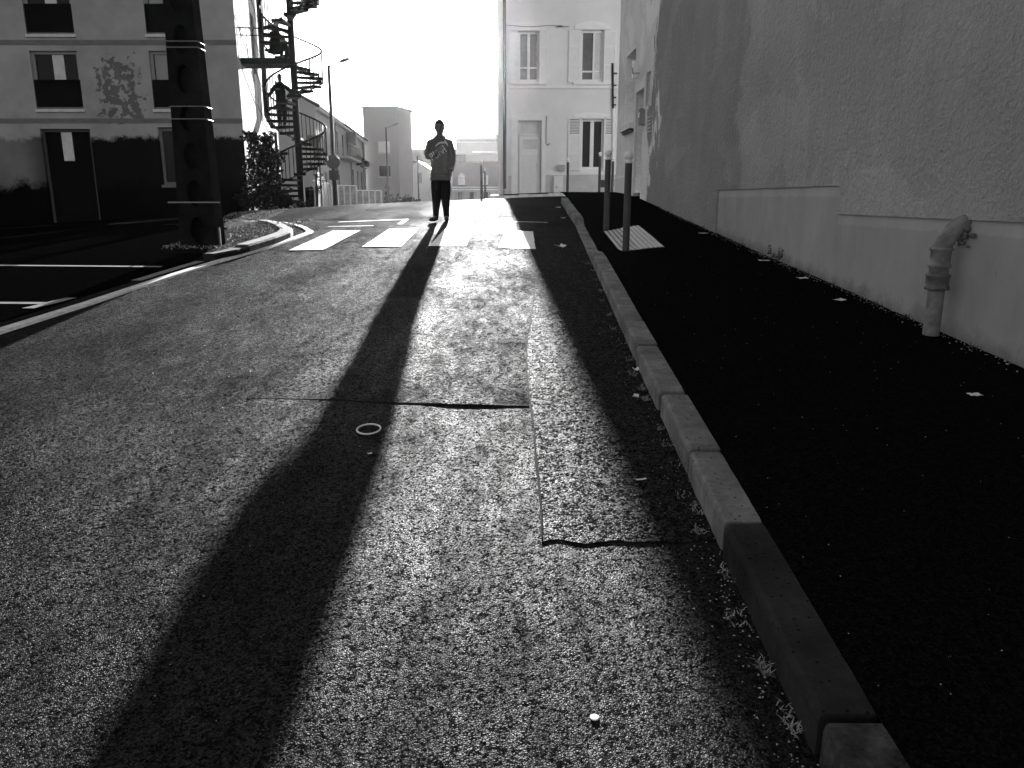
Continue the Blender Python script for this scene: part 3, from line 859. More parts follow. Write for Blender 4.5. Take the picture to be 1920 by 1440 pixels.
MB().obox(wo, wd, wn_, u0 - .14, u1 - .002, .0, .048, v1 + .002, v1 + .16).build('door_lintel', 'house_stone', rbld)
u0, u1, v0, v1 = ops[2]
f = frame_bars(MB(), wo, wd, wn_, u0, u1, v0, v1, -.27, -.20, .06).build('window', 'white_wood', rbld)
MB().obox(wo, wd, wn_, u0 + .05, u1 - .05, -.26, -.24, v0 + .05, v1 - .05).build('pane', 'glass_mid', f)
for a_, b_ in ((u1, u1 + .05), (u0 - .05, u0)): MB().obox(wo, wd, wn_, a_, b_, 0, .05, v0 - .05, v1 + .05).build('window_surround', 'house_stone', f)
for k in range(5):
    MB().obox(wo, wd, wn_, wu(16.3), wu(16.65), .02, .04, 2.75 + k * .07, 2.785 + k * .07).build('vent_slat', 'house_plinth', rbld)
# lantern and bell
wl = thing('wall_light', P3(wu(18.15), 0, 4.05), 'small white wall light fixed beside the tall window recess', 'light')
MB().obox(wo, wd, wn_, wu(18.1), wu(18.2), .015, .12, 4.02, 4.38).build('body', 'bollard_white', wl)
MB().tube([P3(wu(17.9), 0, 4.1), P3(wu(17.85), .14, 4.08), P3(wu(17.85), .16, 4.2)], .018, 6).build('arm', 'zinc', wl)
bb = thing('mail_box', P3(wu(17.15), 0, 2.95), 'small box on the wall between the doorway and little window', 'box')
MB().obox(wo, wd, wn_, wu(17.0), wu(17.2), .01, .13, 2.95, 3.28).build('body', 'far_wall', bb)
MB().obox(wo, wd, wn_, wu(17.02), wu(17.18), .13, .142, 3.1, 3.2).build('flap', 'white_wood', bb)

# drainpipe with elbow at the smooth base
pz = 1.22
pu = wu(5.40)
dpipe = thing('drainpipe', P3(pu, .08, .45), 'thick cast drainpipe with elbow and collars coming out of the smooth wall base', 'drainpipe')
c0 = .095; rr = .062
el = [P3(pu - .055, -.08, 1.29)] + [P3(pu - .055 + .10 * (1 - math.cos(t)) * .55, -.03 + (c0 + .03) * math.sin(t) ** 1.2, 1.12 + .17 * math.cos(t) ** 1.1) for t in [math.pi / 2 * i / 8 for i in range(9)]]
MB().tube(el, rr, 16).build('elbow', 'pipe_paint', dpipe)
bx = P3(pu - .0, c0, 0)
MB().lathe((bx.x, bx.y, 0), [(.055, .3), (.055, .88)], 18).build('pipe', 'pipe_paint', dpipe)
MB().lathe((bx.x, bx.y, 0), [(.058, 1.125), (.076, 1.12), (.078, 1.105), (.066, 1.095), (.066, 1.01), (.076, 1.005), (.076, .99), (.064, .98), (.064, .935), (.05, .93)], 18).build('collar', 'pipe_paint', dpipe)
MB().lathe((bx.x, bx.y, 0), [(.05, .945), (.08, .94), (.083, .925), (.074, .915), (.074, .86), (.082, .85), (.08, .832), (.05, .83)], 18).build('collar', 'pipe_dark', dpipe)
MB().lathe((bx.x, bx.y, 0), [(.05, .36), (.06, .37), (.06, .44), (.055, .46)], 18).build('pipe_foot', 'pipe_dark', dpipe)

m = MB(); rnd = random.Random(44)  # lumpy dark patch on the wall around the elbow
for _ in range(26):
    c = P3(pu - .05 + rnd.gauss(-.02, .035), .0, 1.27 + rnd.gauss(-.05, .045)); r_ = rnd.uniform(.012, .03)
    m.lathe(c, [(0, -r_ * .8), (r_, -r_ * .2), (r_ * .8, r_ * .5), (0, r_ * .8)], 6)
m.build('dark_lumps', 'pipe_dark', dpipe)['kind'] = 'stuff'

# --- left block of flats
LB = (-12, 27, .4)
blk = thing('apartment_block', LB, 'stained block of flats with flaking paint behind the concrete pole', 'building')
TH = R(9)
LX = -8.95
lo = (-27.0, 27.0)
lu = lambda x: x + 27.0
ops = []
cols_x = [(-19.65, -18.1), (-15.72, -14.17), (-11.84, -10.25)]
rows_z = [(4.32, 6.12), (6.62, 8.42), (8.92, 10.72)]
for a, b in cols_x:
    for z0, z1 in rows_z: ops.append((lu(a), lu(b), z0, z1))
ops += [(lu(-15.72), lu(-14.05), .2, 3.70), (lu(-11.8), lu(-10.2), 1.9, 3.75), (lu(-19.6), lu(-18.1), 1.9, 3.7)]
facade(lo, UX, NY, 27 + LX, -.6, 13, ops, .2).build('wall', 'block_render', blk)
sx = Vector((-math.sin(TH), math.cos(TH), 0)); sn = Vector((math.cos(TH), math.sin(TH), 0))
so = (LX, 27.0)
SL = 9.0
m = facade(so, sx, sn, SL, -.6, 13, [(3.2, 4.1, 5.92, 8.0)], .2); m.build('side_wall', 'block_side_render', blk)
sd = MB().obox(so, sx, sn, 3.2, 4.1, -.2, -.15, 5.92, 8.0).build('landing_door', 'iron', blk)
e = Vector((LX, 27, 0)) + sx * SL
m = MB()
m.add([(-27, 27.28, -.6), (LX - .1, 27.28, -.6), (LX - .1, 27.28, 13), (-27, 27.28, 13)], [(0, 1, 2, 3)])
m.add([(-27, 27, 13), (LX, 27, 13), (e.x, e.y, 13), (-27, e.y, 13)], [(0, 1, 2, 3)])
m.add([(e.x, e.y, -.6), (-27, e.y, -.6), (-27, e.y, 13), (e.x, e.y, 13)], [(0, 1, 2, 3)])
m.add([(-27, 27, -.6), (-27, e.y, -.6), (-27, e.y, 13), (-27, 27, 13)], [(3, 2, 1, 0)])
m.build('inner_wall', 'iron', blk)
for z in (3.88, 6.30, 8.6):
    MB().obox(lo, UX, NY, 0, 27 + LX, -.02, .018, z, z + .15).build('band', 'band_paint', blk)
ri = random.Random(4)
for a, b in cols_x:
    for j, (z0, z1) in enumerate(rows_z):
        f = frame_bars(MB(), lo, UX, NY, lu(a), lu(b), z0, z1, -.19, -.10, .09, .0).build('window', 'far_wall', blk)
        MB().obox(lo, UX, NY, lu(a) + .08, lu(b) - .08, -.18, -.16, z0 + .05, z1 - .05).build('pane', 'glass_black', f)
        w = b - a
        c0_, c1_ = (.42, .66) if a > -17 else (.1, .3)
        if a > -12: c0_, c1_ = .08, .52
        MB().obox(lo, UX, NY, lu(a) + w * c0_, lu(a) + w * c1_, -.158, -.14, z0 + .1, z1 - .1).build('curtain', 'curtain' if a < -12 else 'far_wall', f)
        MB().obox(lo, UX, NY, lu(a) + .02, lu(b) - .02, -.08, -.02, z0 + .08, z0 + .92).build('guard_panel', 'plastic_black', f)
        MB().obox(lo, UX, NY, lu(a) - .02, lu(b) + .05, -.1, .06, z0 - .09, z0 - .004).build('sill', 'curtain', f)
# ground floor doorway and windows
f = frame_bars(MB(), lo, UX, NY, lu(-15.72), lu(-14.05), .2, 3.70, -.19, -.10, .09, 0).build('door_frame', 'iron', blk)
MB().obox(lo, UX, NY, lu(-15.64), lu(-14.13), -.18, -.16, .2, 3.62).build('door', 'plastic_black', f)
MB().obox(lo, UX, NY, lu(-15.1), lu(-14.75), -.158, -.13, 2.68, 3.6).build('curtain', 'curtain', f)
for a, b in ((-11.8, -10.2), (-19.6, -18.1)):
    f = frame_bars(MB(), lo, UX, NY, lu(a), lu(b), 1.9, 3.73, -.19, -.10, .09, .06).build('window', 'band_paint', blk)
    MB().obox(lo, UX, NY, lu(a) + .08, lu(b) - .08, -.18, -.16, 1.95, 3.67).build('pane', 'glass_black', f)
    MB().obox(lo, UX, NY, lu(a) - .02, lu(b) + .05, -.1, .06, 1.81, 1.896).build('sill', 'band_paint', f)
# downpipe and cables on the sunlit side wall
S3 = lambda u, d, z: Vector((so[0], so[1], 0)) + sx * u + sn * d + Vector((0, 0, z))
MB().tube([S3(4.9, .12, 12.5), S3(4.9, .12, 6.6), S3(4.75, .16, 6.2), S3(4.9, .12, 5.8), S3(4.9, .12, 4.6), S3(5.1, .3, 4.2)], .10, 8).build('downpipe', 'black_metal', blk)
for k in range(5):
    z = 4.4 + k * 1.25
    MB().tube([S3(.05, .02, z + 1.6), S3(3.0, .03, z + .55), S3(6.2, .02, z - .4)], .012, 5).build('cable', 'iron', blk)

# --- perforated concrete pole
PB = Vector((-4.07, 10.35, G(-4.07, 10.35) - .1))
pole = thing('utility_pole', PB, 'thick perforated concrete utility pole at the edge of the car park', 'pole')
def pole_w(z): return .245 - .021 * (z - .7)
def pole_d(z): return .15 - .012 * (z - .7)
m = MB()
holes = []
z = 1.05
while z < 6.6:
    holes.append(z); z += .46
# front web with oval recesses: built ring by ring per bay
def pole_pt(a, z, y): return Vector((PB.x + a, PB.y + y, z))
zs = [PB.z - .3, .82] + [h_ + .23 for h_ in holes]
zprev = PB.z - .3
NQ = 24
for h_ in holes:
    zb, zt = h_ - .23, h_ + .23
    w = pole_w(h_); d = pole_d(h_)
    outer = []; inner = []
    for k in range(NQ):
        t = 2 * math.pi * k / NQ
        cx_, cz_ = math.cos(t), math.sin(t)
        sc_ = 1 / max(abs(cx_), abs(cz_))
        zz = h_ + .23 * cz_ * sc_
        outer.append(pole_pt(pole_w(zz) * cx_ * sc_, zz, -pole_d(zz)))
        inner.append(pole_pt(.095 * cx_, h_ + .165 * cz_, -d))
    deep = [v + Vector((0, d * 1.1, 0)) for v in inner]
    m.add(outer + inner + deep, [(k, (k + 1) % NQ, NQ + (k + 1) % NQ, NQ + k) for k in range(NQ)] + [(NQ + k, NQ + (k + 1) % NQ, 2 * NQ + (k + 1) % NQ, 2 * NQ + k) for k in range(NQ)] + [tuple(2 * NQ + k for k in range(NQ))])
for a_, b_ in ((PB.z - .3, holes[0] - .23),):
    m.add([pole_pt(-pole_w(a_), a_, -pole_d(a_)), pole_pt(pole_w(a_), a_, -pole_d(a_)), pole_pt(pole_w(b_), b_, -pole_d(b_)), pole_pt(-pole_w(b_), b_, -pole_d(b_))], [(0, 1, 2, 3)])
zt = holes[-1] + .23
for sgn in (-1, 1):
    z0_, z1_ = PB.z - .3, zt
    q = [pole_pt(sgn * pole_w(z0_), z0_, -pole_d(z0_)), pole_pt(sgn * pole_w(z1_), z1_, -pole_d(z1_)), pole_pt(sgn * pole_w(z1_), z1_, pole_d(z1_)), pole_pt(sgn * pole_w(z0_), z0_, pole_d(z0_))]
    m.add(q, [(0, 1, 2, 3)])
m.add([pole_pt(-pole_w(z0_), z0_, pole_d(z0_)), pole_pt(pole_w(z0_), z0_, pole_d(z0_)), pole_pt(pole_w(z1_), z1_, pole_d(z1_)), pole_pt(-pole_w(z1_), z1_, pole_d(z1_))], [(0, 3, 2, 1)])
m.add([pole_pt(-pole_w(z1_), z1_, -pole_d(z1_)), pole_pt(pole_w(z1_), z1_, -pole_d(z1_)), pole_pt(pole_w(z1_), z1_, pole_d(z1_)), pole_pt(-pole_w(z1_), z1_, pole_d(z1_))], [(0, 1, 2, 3)])
m.build('shaft', 'concrete_pole', pole)
def band(z, ex=0):
    w, d = pole_w(z) + .006, pole_d(z) + .006
    q = [(PB.x - w, PB.y - d, z), (PB.x + w, PB.y - d, z), (PB.x + w, PB.y + d, z), (PB.x - w, PB.y + d, z), (PB.x - w, PB.y - d, z)]
    MB().tube(q, .006, 5).build('steel_band', 'steel_band', pole)
for z in (3.33, 3.26, 2.57, 2.42): band(z)
MB().tube([(PB.x - .33, PB.y - .19, 1.40), (PB.x + .33, PB.y - .19, 1.40)], .011, 6).build('step_bar', 'steel_band', pole)
MB().tube([(PB.x + pole_w(.9) + .02, PB.y - .1, .55), (PB.x + pole_w(.9) + .02, PB.y - .1, 1.08)], .012, 6).build('earth_rod', 'steel_band', pole)

# ------------------------------------------------------------------ bollards
def make_bollard(loc, label, h=1.12, group=None):
    t = thing('bollard', loc, label, 'bollard', group)
    x, y, z = loc
    MB().lathe(loc, [(.044, -.08), (.044, h - .12), (.040, h - .11)], 16).build('post', 'bollard_paint', t)
    MB().lathe(loc, [(.03, h - .12), (.047, h - .118), (.047, h - .095), (.035, h - .09), (.032, h - .075)], 16).build('collar', 'bollard_white', t)
    MB().lathe(loc, [(.0, h - .085)] + [(.056 * math.sin(a), h - .03 - .056 * math.cos(a)) for a in [math.pi * i / 10 for i in range(2, 10)]] + [(0, h + .026)], 16).build('ball', 'bollard_white', t)
    return t
def bz(x, y): return (x, y, GR(x, y) + pave_off(x, y))
make_bollard(bz(1.42, 9.78), 'dark bollard with white ball top standing on the tactile slab', 1.17)
make_bollard(bz(1.44, 12.05), 'dark bollard with white ball top just behind the tactile slab', 1.17)
hz = lambda x, y: (x, y, G(x, y) + .1)
make_bollard(hz(1.90, 27.3), 'bollard with white ball top in front of the meter box', 1.15)
make_bollard(hz(3.02, 27.6), 'bollard with white ball top in front of the louvred ground floor window', 1.36)
make_bollard(hz(3.42, 27.2), 'bollard with white ball top beside the house drainpipe', 1.18)
make_bollard((-1.0, 26.3, G(-1, 26.3)), 'bollard with white ball top at the road edge left of the house', 1.2)
make_bollard((-1.06, 31.5, G(-1, 31.5)), 'bollard with white ball top further back past the house corner', 1.2)

# tactile slab
tm = thing('tactile_slab', (1.65, 10.9, GR(1.65, 10.9) + pave_off(1.65, 10.9)), 'white ribbed tactile slab set in the dark pavement by two bollards', 'slab')
TQ = [Vector((1.37, 9.75)), Vector((1.92, 9.85)), Vector((1.96, 12.15)), Vector((1.40, 12.0))]
def tq(u, v): return TQ[0].lerp(TQ[1], u).lerp(TQ[3].lerp(TQ[2], u), v)
def th(p, up): return Vector((p.x, p.y, GR(p.x, p.y) + pave_off(p.x, p.y) + up))
m = MB(); n_ = 16
for j in range(n_ + 1):
    for i in range(n_ + 1): m.v.append(th(tq(i / n_, j / n_), .006))
m.f = [(j * (n_ + 1) + i, j * (n_ + 1) + i + 1, (j + 1) * (n_ + 1) + i + 1, (j + 1) * (n_ + 1) + i) for j in range(n_) for i in range(n_)]; m.sm = [True] * len(m.f)
m.build('base', 'tactile_gap', tm)
m = MB()
for i in range(9):
    if i < 4:
        for j in range(44):
            c = th(tq((i + .5) / 9, (j + .5) / 44), .004)
            m.lathe(c, [(.026, 0), (.020, .009), (0, .0092)], 6)
    else:
        pr = []
        for j in range(25):
            pr.append([th(tq((i + q) / 9, j / 24), up) for q, up in ((.06, .004), (.14, .013), (.80, .013), (.88, .004))])
        for r1, r2 in zip(pr, pr[1:]):
            for q in range(3): m.add([r1[q], r1[q + 1], r2[q + 1], r2[q]], [(0, 1, 2, 3)])
st = m.build('studs', 'tactile_white', tm); st['kind'] = 'stuff'

# ------------------------------------------------------------------ spiral stair
SC = Vector((-7.42, 28.0, 0)); SR = .97
stair = thing('spiral_staircase', (SC.x, SC.y, G(SC.x, SC.y)), 'black steel spiral staircase outside the sunlit flank of the flats', 'staircase')
gz = G(SC.x, SC.y)
def hel_z(a): return 5.24 + 2.5 * a / (2 * math.pi)          # tread height at angle a (right-hand side of the pole = 0)
MB().lathe((SC.x, SC.y, 0), [(.105, gz - .1), (.105, 9.6)], 14).build('pole', 'stair_steel', stair)
NT_ = 14; da = 2 * math.pi / NT_
tm_ = MB()
tm_.add([(0.06, -.03, 0), (SR, -.17, 0), (SR + .015, 0, 0), (SR, .24, 0), (.06, .06, 0), (0.06, -.03, .08), (SR, -.17, .08), (SR + .015, 0, .08), (SR, .24, .08), (.06, .06, .08)],
        [(4, 3, 2, 1, 0), (5, 6, 7, 8, 9), (0, 1, 6, 5), (1, 2, 7, 6), (2, 3, 8, 7), (3, 4, 9, 8), (4, 0, 5, 9)])
me_t = bpy.data.meshes.new('tread'); me_t.from_pydata(tm_.v, [], tm_.f); me_t.materials.append(MATS['stair_steel'])
bal = MB().tube([(0, 0, 0), (0, 0, .98)], .015, 5); me_b = bpy.data.meshes.new('baluster'); me_b.from_pydata(bal.v, [], bal.f); me_b.materials.append(MATS['stair_steel'])
k0 = math.ceil((gz + .12 - 5.24) / 2.5 * NT_); k1 = int((9.3 - 5.24) / 2.5 * NT_)
tread_pos = {}
for k in range(k0, k1 + 1):
    a = k * da; z = hel_z(a)
    inst(me_t, 'tread', stair, (0, 0, z - gz), a)
    tread_pos[k] = (a, z)
    for q in (0.0, .33, .67):
        b_ = a + da * q
        inst(me_b, 'baluster', stair, (SR * math.cos(b_), SR * math.sin(b_), hel_z(b_) - gz))
pts = [SC + Vector((SR * math.cos(a), SR * math.sin(a), hel_z(a) + .99)) for a in rangef(k0 * da, k1 * da, .12)]
MB().tube(pts, .032, 6).build('handrail', 'stair_steel', stair)
pts = [SC + Vector((SR * math.cos(a), SR * math.sin(a), hel_z(a) + .02)) for a in rangef(k0 * da, k1 * da, .12)]
MB().tube(pts, .02, 5).build('stringer_rod', 'stair_steel', stair)
# landing bridge to the block and its railing
MB().box((-9.62, 27.55, 5.82), (SC.x - .05, 28.6, 6.0)).build('landing', 'stair_steel', stair)
rl = MB().tube([(-9.5, 27.6, 6.95), (-8.3, 27.6, 6.92)], .022, 6).build('landing_rail', 'stair_steel', stair)
MB().tube([(-9.5, 27.6, 6.72), (-8.3, 27.6, 6.70)], .016, 6).build('rail_bar', 'stair_steel', rl)
for i in range(6):
    x = -9.4 + i * .2
    MB().tube([(x, 27.6, 6.0), (x, 27.6, 6.94)], .011, 5).build('baluster', 'stair_steel', rl)
MB().box((-9.62, 27.55, 8.32), (SC.x - .05, 28.6, 8.5)).build('landing', 'stair_steel', stair)
MB().tube([(-7.98, 27.4, gz - .1), (-8.0, 27.4, 3.62)], .05, 8).build('support_post', 'stair_steel', stair)

# ------------------------------------------------------------------ people
def skin_mesh(name, pts, edges, root, mat, parent, base, sub=2, smooth_it=0):
    me = bpy.data.meshes.new(name + '_skel')
    me.from_pydata([p[0] for p in pts], edges, [])
    ob = bpy.data.objects.new(name + '_skel', me); col.objects.link(ob)
    md = ob.modifiers.new('skin', 'SKIN'); md.use_smooth_shade = True; md.branch_smoothing = .6
    if not me.skin_vertices: 
        bpy.context.view_layer.objects.active = ob
        bpy.ops.mesh.customdata_skin_add()
    sv = me.skin_vertices[0].data
    for i, p in enumerate(pts):
        r = p[1] if isinstance(p[1], tuple) else (p[1], p[1])
        sv[i].radius = r
        sv[i].use_root = (i == root)
    s2 = ob.modifiers.new('sub', 'SUBSURF'); s2.levels = sub; s2.render_levels = sub
    dg = bpy.context.evaluated_depsgraph_get(); dg.update()
    nm = bpy.data.meshes.new_from_object(ob.evaluated_get(dg))
    nm.name = name
    nm.materials.clear(); nm.materials.append(MATS[mat])
    bpy.data.objects.remove(ob)
    o = bpy.data.objects.new(name, nm); col.objects.link(o)
    o.parent = parent
    return o

def chain(pts, edges, start, lst):
    prev = start
    for p in lst:
        pts.append(p); edges.append((prev, len(pts) - 1)); prev = len(pts) - 1
    return prev

def make_person(name, loc, rz, label, J, colours, hair_up=.02, group=None, detail=True, size=.965):
    """J: joint positions in the person's frame (facing -Y, x to the picture's right when facing the camera)"""
    t = thing(name, loc, label, 'person', group)
    t.rotation_euler = (0, 0, rz); t.scale = (size, size, size)
    V = lambda k: Vector(J[k])
    # ---- body: one continuous skinned surface
    pts = [(V('pelvis'), (.125, .10))]; ed = []
    sp = chain(pts, ed, 0, [(V('waist'), (.13, .095)), (V('chest'), (.16, .11)), (V('upper'), (.14, .095))])
    nk = chain(pts, ed, sp, [(V('neck'), .072), (V('neck') * .5 + V('head') * .5, .07)])
    hd = V('head'); up = (V('head') - V('neck')).normalized()
    chain(pts, ed, nk, [(hd - up * .03, (.072, .085)), (hd + up * .03, (.094, .108)), (hd + up * .10, (.098, .118)), (hd + up * .15, (.082, .10))])
    hands = []
    for s_ in ('l', 'r'):
        sh, elb, wr = V('sh_' + s_), V('el_' + s_), V('wr_' + s_)
        w = chain(pts, ed, sp, [(sh, .062), (sh.lerp(elb, .5), .05), (elb, .042), (elb.lerp(wr, .5), .038), (wr, .027)])
        pd = V('hand_' + s_).normalized()                  # direction of the hand
        th_ = V('thumb_' + s_).normalized()                # side the thumb leaves from
        palm = chain(pts, ed, w, [(wr + pd * .045, (.036, .018)), (wr + pd * .085, (.040, .017))])
        if detail:
            nrm = pd.cross(th_).normalized()
            curl = -nrm if s_ == 'l' else nrm
            for i, (off, ln) in enumerate(((.030, .075), (.010, .083), (-.010, .078), (-.029, .062))):
                b0 = wr + pd * .095 + th_ * off
                chain(pts, ed, palm, [(b0, .0095), (b0 + pd * ln * .5 + curl * .012, .009), (b0 + pd * ln * .85 + curl * .035, .0075)])
            b0 = wr + pd * .035 + th_ * .035
            chain(pts, ed, w + 1, [(b0, .011), (b0 + pd * .035 + th_ * .022, .0105), (b0 + pd * .065 + th_ * .018 + curl * .012, .009)])
        else:
            chain(pts, ed, palm, [(wr + pd * .15, (.034, .014)), (wr + pd * .18, (.022, .011))])
    for s_ in ('l', 'r'):
        hp, kn, an, to = V('hip_' + s_), V('kn_' + s_), V('an_' + s_), V('to_' + s_)
        chain(pts, ed, 0, [(hp, .085), (hp.lerp(kn, .5), .062), (kn, .046), (kn.lerp(an, .35), .046), (an + Vector((0, 0, .03)), .04), (an.lerp(to, .25) + Vector((0, 0, -.02)), .04), (to, .034)])
    skin_mesh('body', pts, ed, 0, 'skin', t, loc, 2)
    # ---- top
    k = colours
    lowv = (V('pelvis') - V('waist')).normalized()
    pts = [(V('pelvis') + lowv * .12, (.185, .145))]; ed = []
    sp = chain(pts, ed, 0, [(V('pelvis') + lowv * .06, (.19, .15)), (V('waist'), (.195, .155)), (V('chest'), (.225, .17)), (V('upper') - Vector((0, 0, .03)), (.19, .145))])
    chain(pts, ed, sp, [(V('neck') - Vector((0, 0, .035)), .125), (V('neck') + Vector((0, 0, .035)), .10)])
    for s_ in ('l', 'r'):
        sh, elb, wr = V('sh_' + s_), V('el_' + s_), V('wr_' + s_)
        chain(pts, ed, sp, [(sh - Vector((0, 0, .025)), .092), (sh.lerp(elb, .5), .080), (elb, .078), (elb.lerp(wr, .55), .066), (wr, .05)])
    top = skin_mesh('sweatshirt', pts, ed, 1, k[0], t, loc, 2)
    # ---- trousers: wide at the top, narrow at the ankle
    pts = [(V('pelvis') - lowv * .08, (.19, .15)), (V('pelvis') + lowv * .03, (.195, .155))]; ed = [(0, 1)]
    for s_ in ('l', 'r'):
        hp, kn, an = V('hip_' + s_), V('kn_' + s_), V('an_' + s_)
        chain(pts, ed, 1, [(hp - Vector((0, 0, .02)), .138), (hp.lerp(kn, .5), .120), (kn, .104), (kn.lerp(an, .4), .084), (kn.lerp(an, .75), .064), (an + Vector((0, 0, .02)), .060), (an - Vector((0, 0, .04)), .055)])
    skin_mesh('trousers', pts, ed, 1, k[1], t, loc, 2)
    # ---- shoes
    for s_ in ('l', 'r'):
        an, to = V('an_' + s_), V('to_' + s_)
        d_ = (to - an); d_.z = 0; d_.normalize()
        bz_ = min(an.z, to.z) - .05
        pts = [(Vector((an.x, an.y, bz_ + .085)), .05), (Vector((an.x, an.y, bz_ + .05)) - d_ * .035, (.044, .045)), (Vector((an.x, an.y, bz_ + .042)) + d_ * .06, (.046, .044)), (Vector((an.x, an.y, bz_ + .036)) + d_ * .14, (.05, .034)), (Vector((an.x, an.y, bz_ + .032)) + d_ * .2, (.038, .026))]
        skin_mesh('shoe', pts, [(0, 1), (1, 2), (2, 3), (3, 4)], 0, 'shoe', t, loc, 1)
    # ---- hair: short tufts over the crown
    m = MB(); rh = random.Random(3)
    c_ = hd + up * .085
    nn = 12
    for i in range(7):
        ph = (i / 6) * 1.75
        for j in range(nn):
            pass
    prof_ = []
    vs_, fs = [], []
    for i in range(8):
        ph = i / 7 * 1.9
        for j in range(18):
            a = 2 * math.pi * j / 18
            front = max(0, -math.sin(a))
            ph2 = ph * (1 - .36 * front)
            rj = 1 + .06 * rh.uniform(-1, 1) + (.16 * hair_up / .02 * (1 - ph / 1.9) * rh.uniform(.3, 1.0))
            vs_.append(c_ + Vector((.094 * math.sin(ph2) * math.cos(a) * rj, .112 * math.sin(ph2) * math.sin(a) * rj + .008, .108 * math.cos(ph2) * rj)))
    for i in range(7):
        for j in range(18):
            fs.append((i * 18 + j, (i + 1) * 18 + j, (i + 1) * 18 + (j + 1) % 18, i * 18 + (j + 1) % 18))
    m.add(vs_, fs, False)
    me = bpy.data.meshes.new('hair'); me.from_pydata(m.v, [], m.f); me.materials.append(MATS['hair'])
    o = bpy.data.objects.new('hair', me); col.objects.link(o); o.parent = t
    # ---- face: nose, eyes, mouth, ears
    if detail:
        f = -Vector((0, 1, 0))
        def small(nm, verts, faces, mat):
            me = bpy.data.meshes.new(nm); me.from_pydata(verts, [], faces); me.materials.append(MATS[mat])
            o = bpy.data.objects.new(nm, me); col.objects.link(o); o.parent = t
        n0 = hd + Vector((0, -.096, .0)) + up * .035
        small('nose', [n0 + Vector((0, 0, .035)), n0 + Vector((-.016, .004, -.02)), n0 + Vector((.016, .004, -.02)), n0 + Vector((0, -.024, -.014)), n0 + Vector((0, .02, 0))], [(0, 1, 3), (0, 3, 2), (1, 2, 3), (0, 4, 1), (0, 2, 4), (1, 4, 2)], 'skin')
        for sx_ in (-1, 1):
            b = MB(); e0 = hd + up * .068 + Vector((sx_ * .034, -.094, 0))
            b.lathe(e0, [(0, -.008), (.012, -.004), (.014, 0), (.012, .004), (0, .008)], 8)
            small('eye', b.v, b.f, 'shoe')
            b = MB(); e1 = hd + up * .05 + Vector((sx_ * .088, .005, 0))
            b.lathe(e1, [(0, -.032), (.011, -.022), (.014, 0), (.016, .02), (0, .033)], 8)
            small('ear', b.v, b.f, 'skin')
        b = MB().box(tuple(hd + Vector((-.022, -.09, -.02))), tuple(hd + Vector((.022, -.076, -.014))))
        small('mouth', b.v, b.f, 'band_paint')
    return t, top

PX, PY = -1.28, 14.35
pz0 = GR(PX, PY) + .002
J = dict(pelvis=(0, 0, .97), waist=(0, .0, 1.12), chest=(0, .0, 1.30), upper=(0, .01, 1.43), neck=(0, .0, 1.53), head=(0, -.012, 1.615),
         sh_l=(-.185, .0, 1.435), el_l=(-.235, -.02, 1.15), wr_l=(-.06, -.20, 1.22), hand_l=(.7, -.3, .55), thumb_l=(-.3, 0, 1),
         sh_r=(.185, .0, 1.435), el_r=(.222, .02, 1.15), wr_r=(.19, -.05, .90), hand_r=(-.1, -.15, -1), thumb_r=(-.35, -1, .1),
         hip_l=(-.085, 0, .90), kn_l=(-.08, -.02, .50), an_l=(-.10, -.06, .085), to_l=(-.19, -.22, .045),
         hip_r=(.085, 0, .90), kn_r=(.08, .03, .50), an_r=(.082, .14, .085), to_r=(.105, -.03, .045))
person, top = make_person('person', (PX, PY, pz0), 0, 'person in dark sweatshirt and joggers standing on the road, hand raised to the chest', J, ('cloth_sweat', 'cloth_dark'))
# the print on the sweatshirt, laid on its front
bm_v = [v.co.copy() for v in top.data.vertices]; bm_f = [tuple(p.vertices) for p in top.data.polygons]
bvh = BVHTree.FromPolygons(bm_v, bm_f)
def cr(px, py):      # sketch units of the print -> x, z on the chest
    return ((px - 548) / 6 * .0099, (1290 - py) / 6 * .0099)
def on_front(x, z):
    h = bvh.ray_cast(Vector((x, -1, z)), Vector((0, 1, 0)))
    return Vector((x, (h[0].y if h[0] is not None else -.12) - .006, z))
def print_shape(polys, name):
    m = MB()
    for poly in polys:
        # strips between two point rows
        a, b = poly
        n = len(a)
        vs_ = [on_front(*cr(*p)) for p in a] + [on_front(*cr(*p)) for p in b]
        m.add(vs_, [(i, i + 1, n + i + 1, n + i) for i in range(n - 1)])
    me = bpy.data.meshes.new(name); me.from_pydata(m.v, [], m.f); me.materials.append(MATS['shirt_print_grey'])
    o = bpy.data.objects.new(name, me); col.objects.link(o); o.parent = person
    return o
print_shape([([(498, 480), (518, 455), (545, 432), (575, 428), (600, 426), (616, 416), (634, 436), (654, 474)], [(508, 480), (530, 464), (552, 452), (578, 446), (602, 446), (614, 446), (628, 458), (642, 476)]),
             ([(606, 420), (610, 395), (612, 364)], [(624, 418), (622, 392), (625, 362)])], 'shirt_print')
def letter(strokes, ox, oy, ang, sx_, sz_):
    out = []
    ca, sa = math.cos(ang), math.sin(ang)
    def M(u, v): 
        x, y = u * sx_, -v * sz_
        return (ox + x * ca - y * sa, oy + x * sa + y * ca)
    for (u0, v0, u1, v1) in strokes:
        d = Vector((u1 - u0, (v1 - v0) * sz_ / sx_)); L = d.length; d.normalize()
        nu, nv = -d.y * .09, d.x * .09 * sx_ / sz_
        a = [M(u0 + (u1 - u0) * i / 4 + nu, v0 + (v1 - v0) * i / 4 + nv) for i in range(5)]
        b = [M(u0 + (u1 - u0) * i / 4 - nu, v0 + (v1 - v0) * i / 4 - nv) for i in range(5)]
        out.append((a, b))
    return out
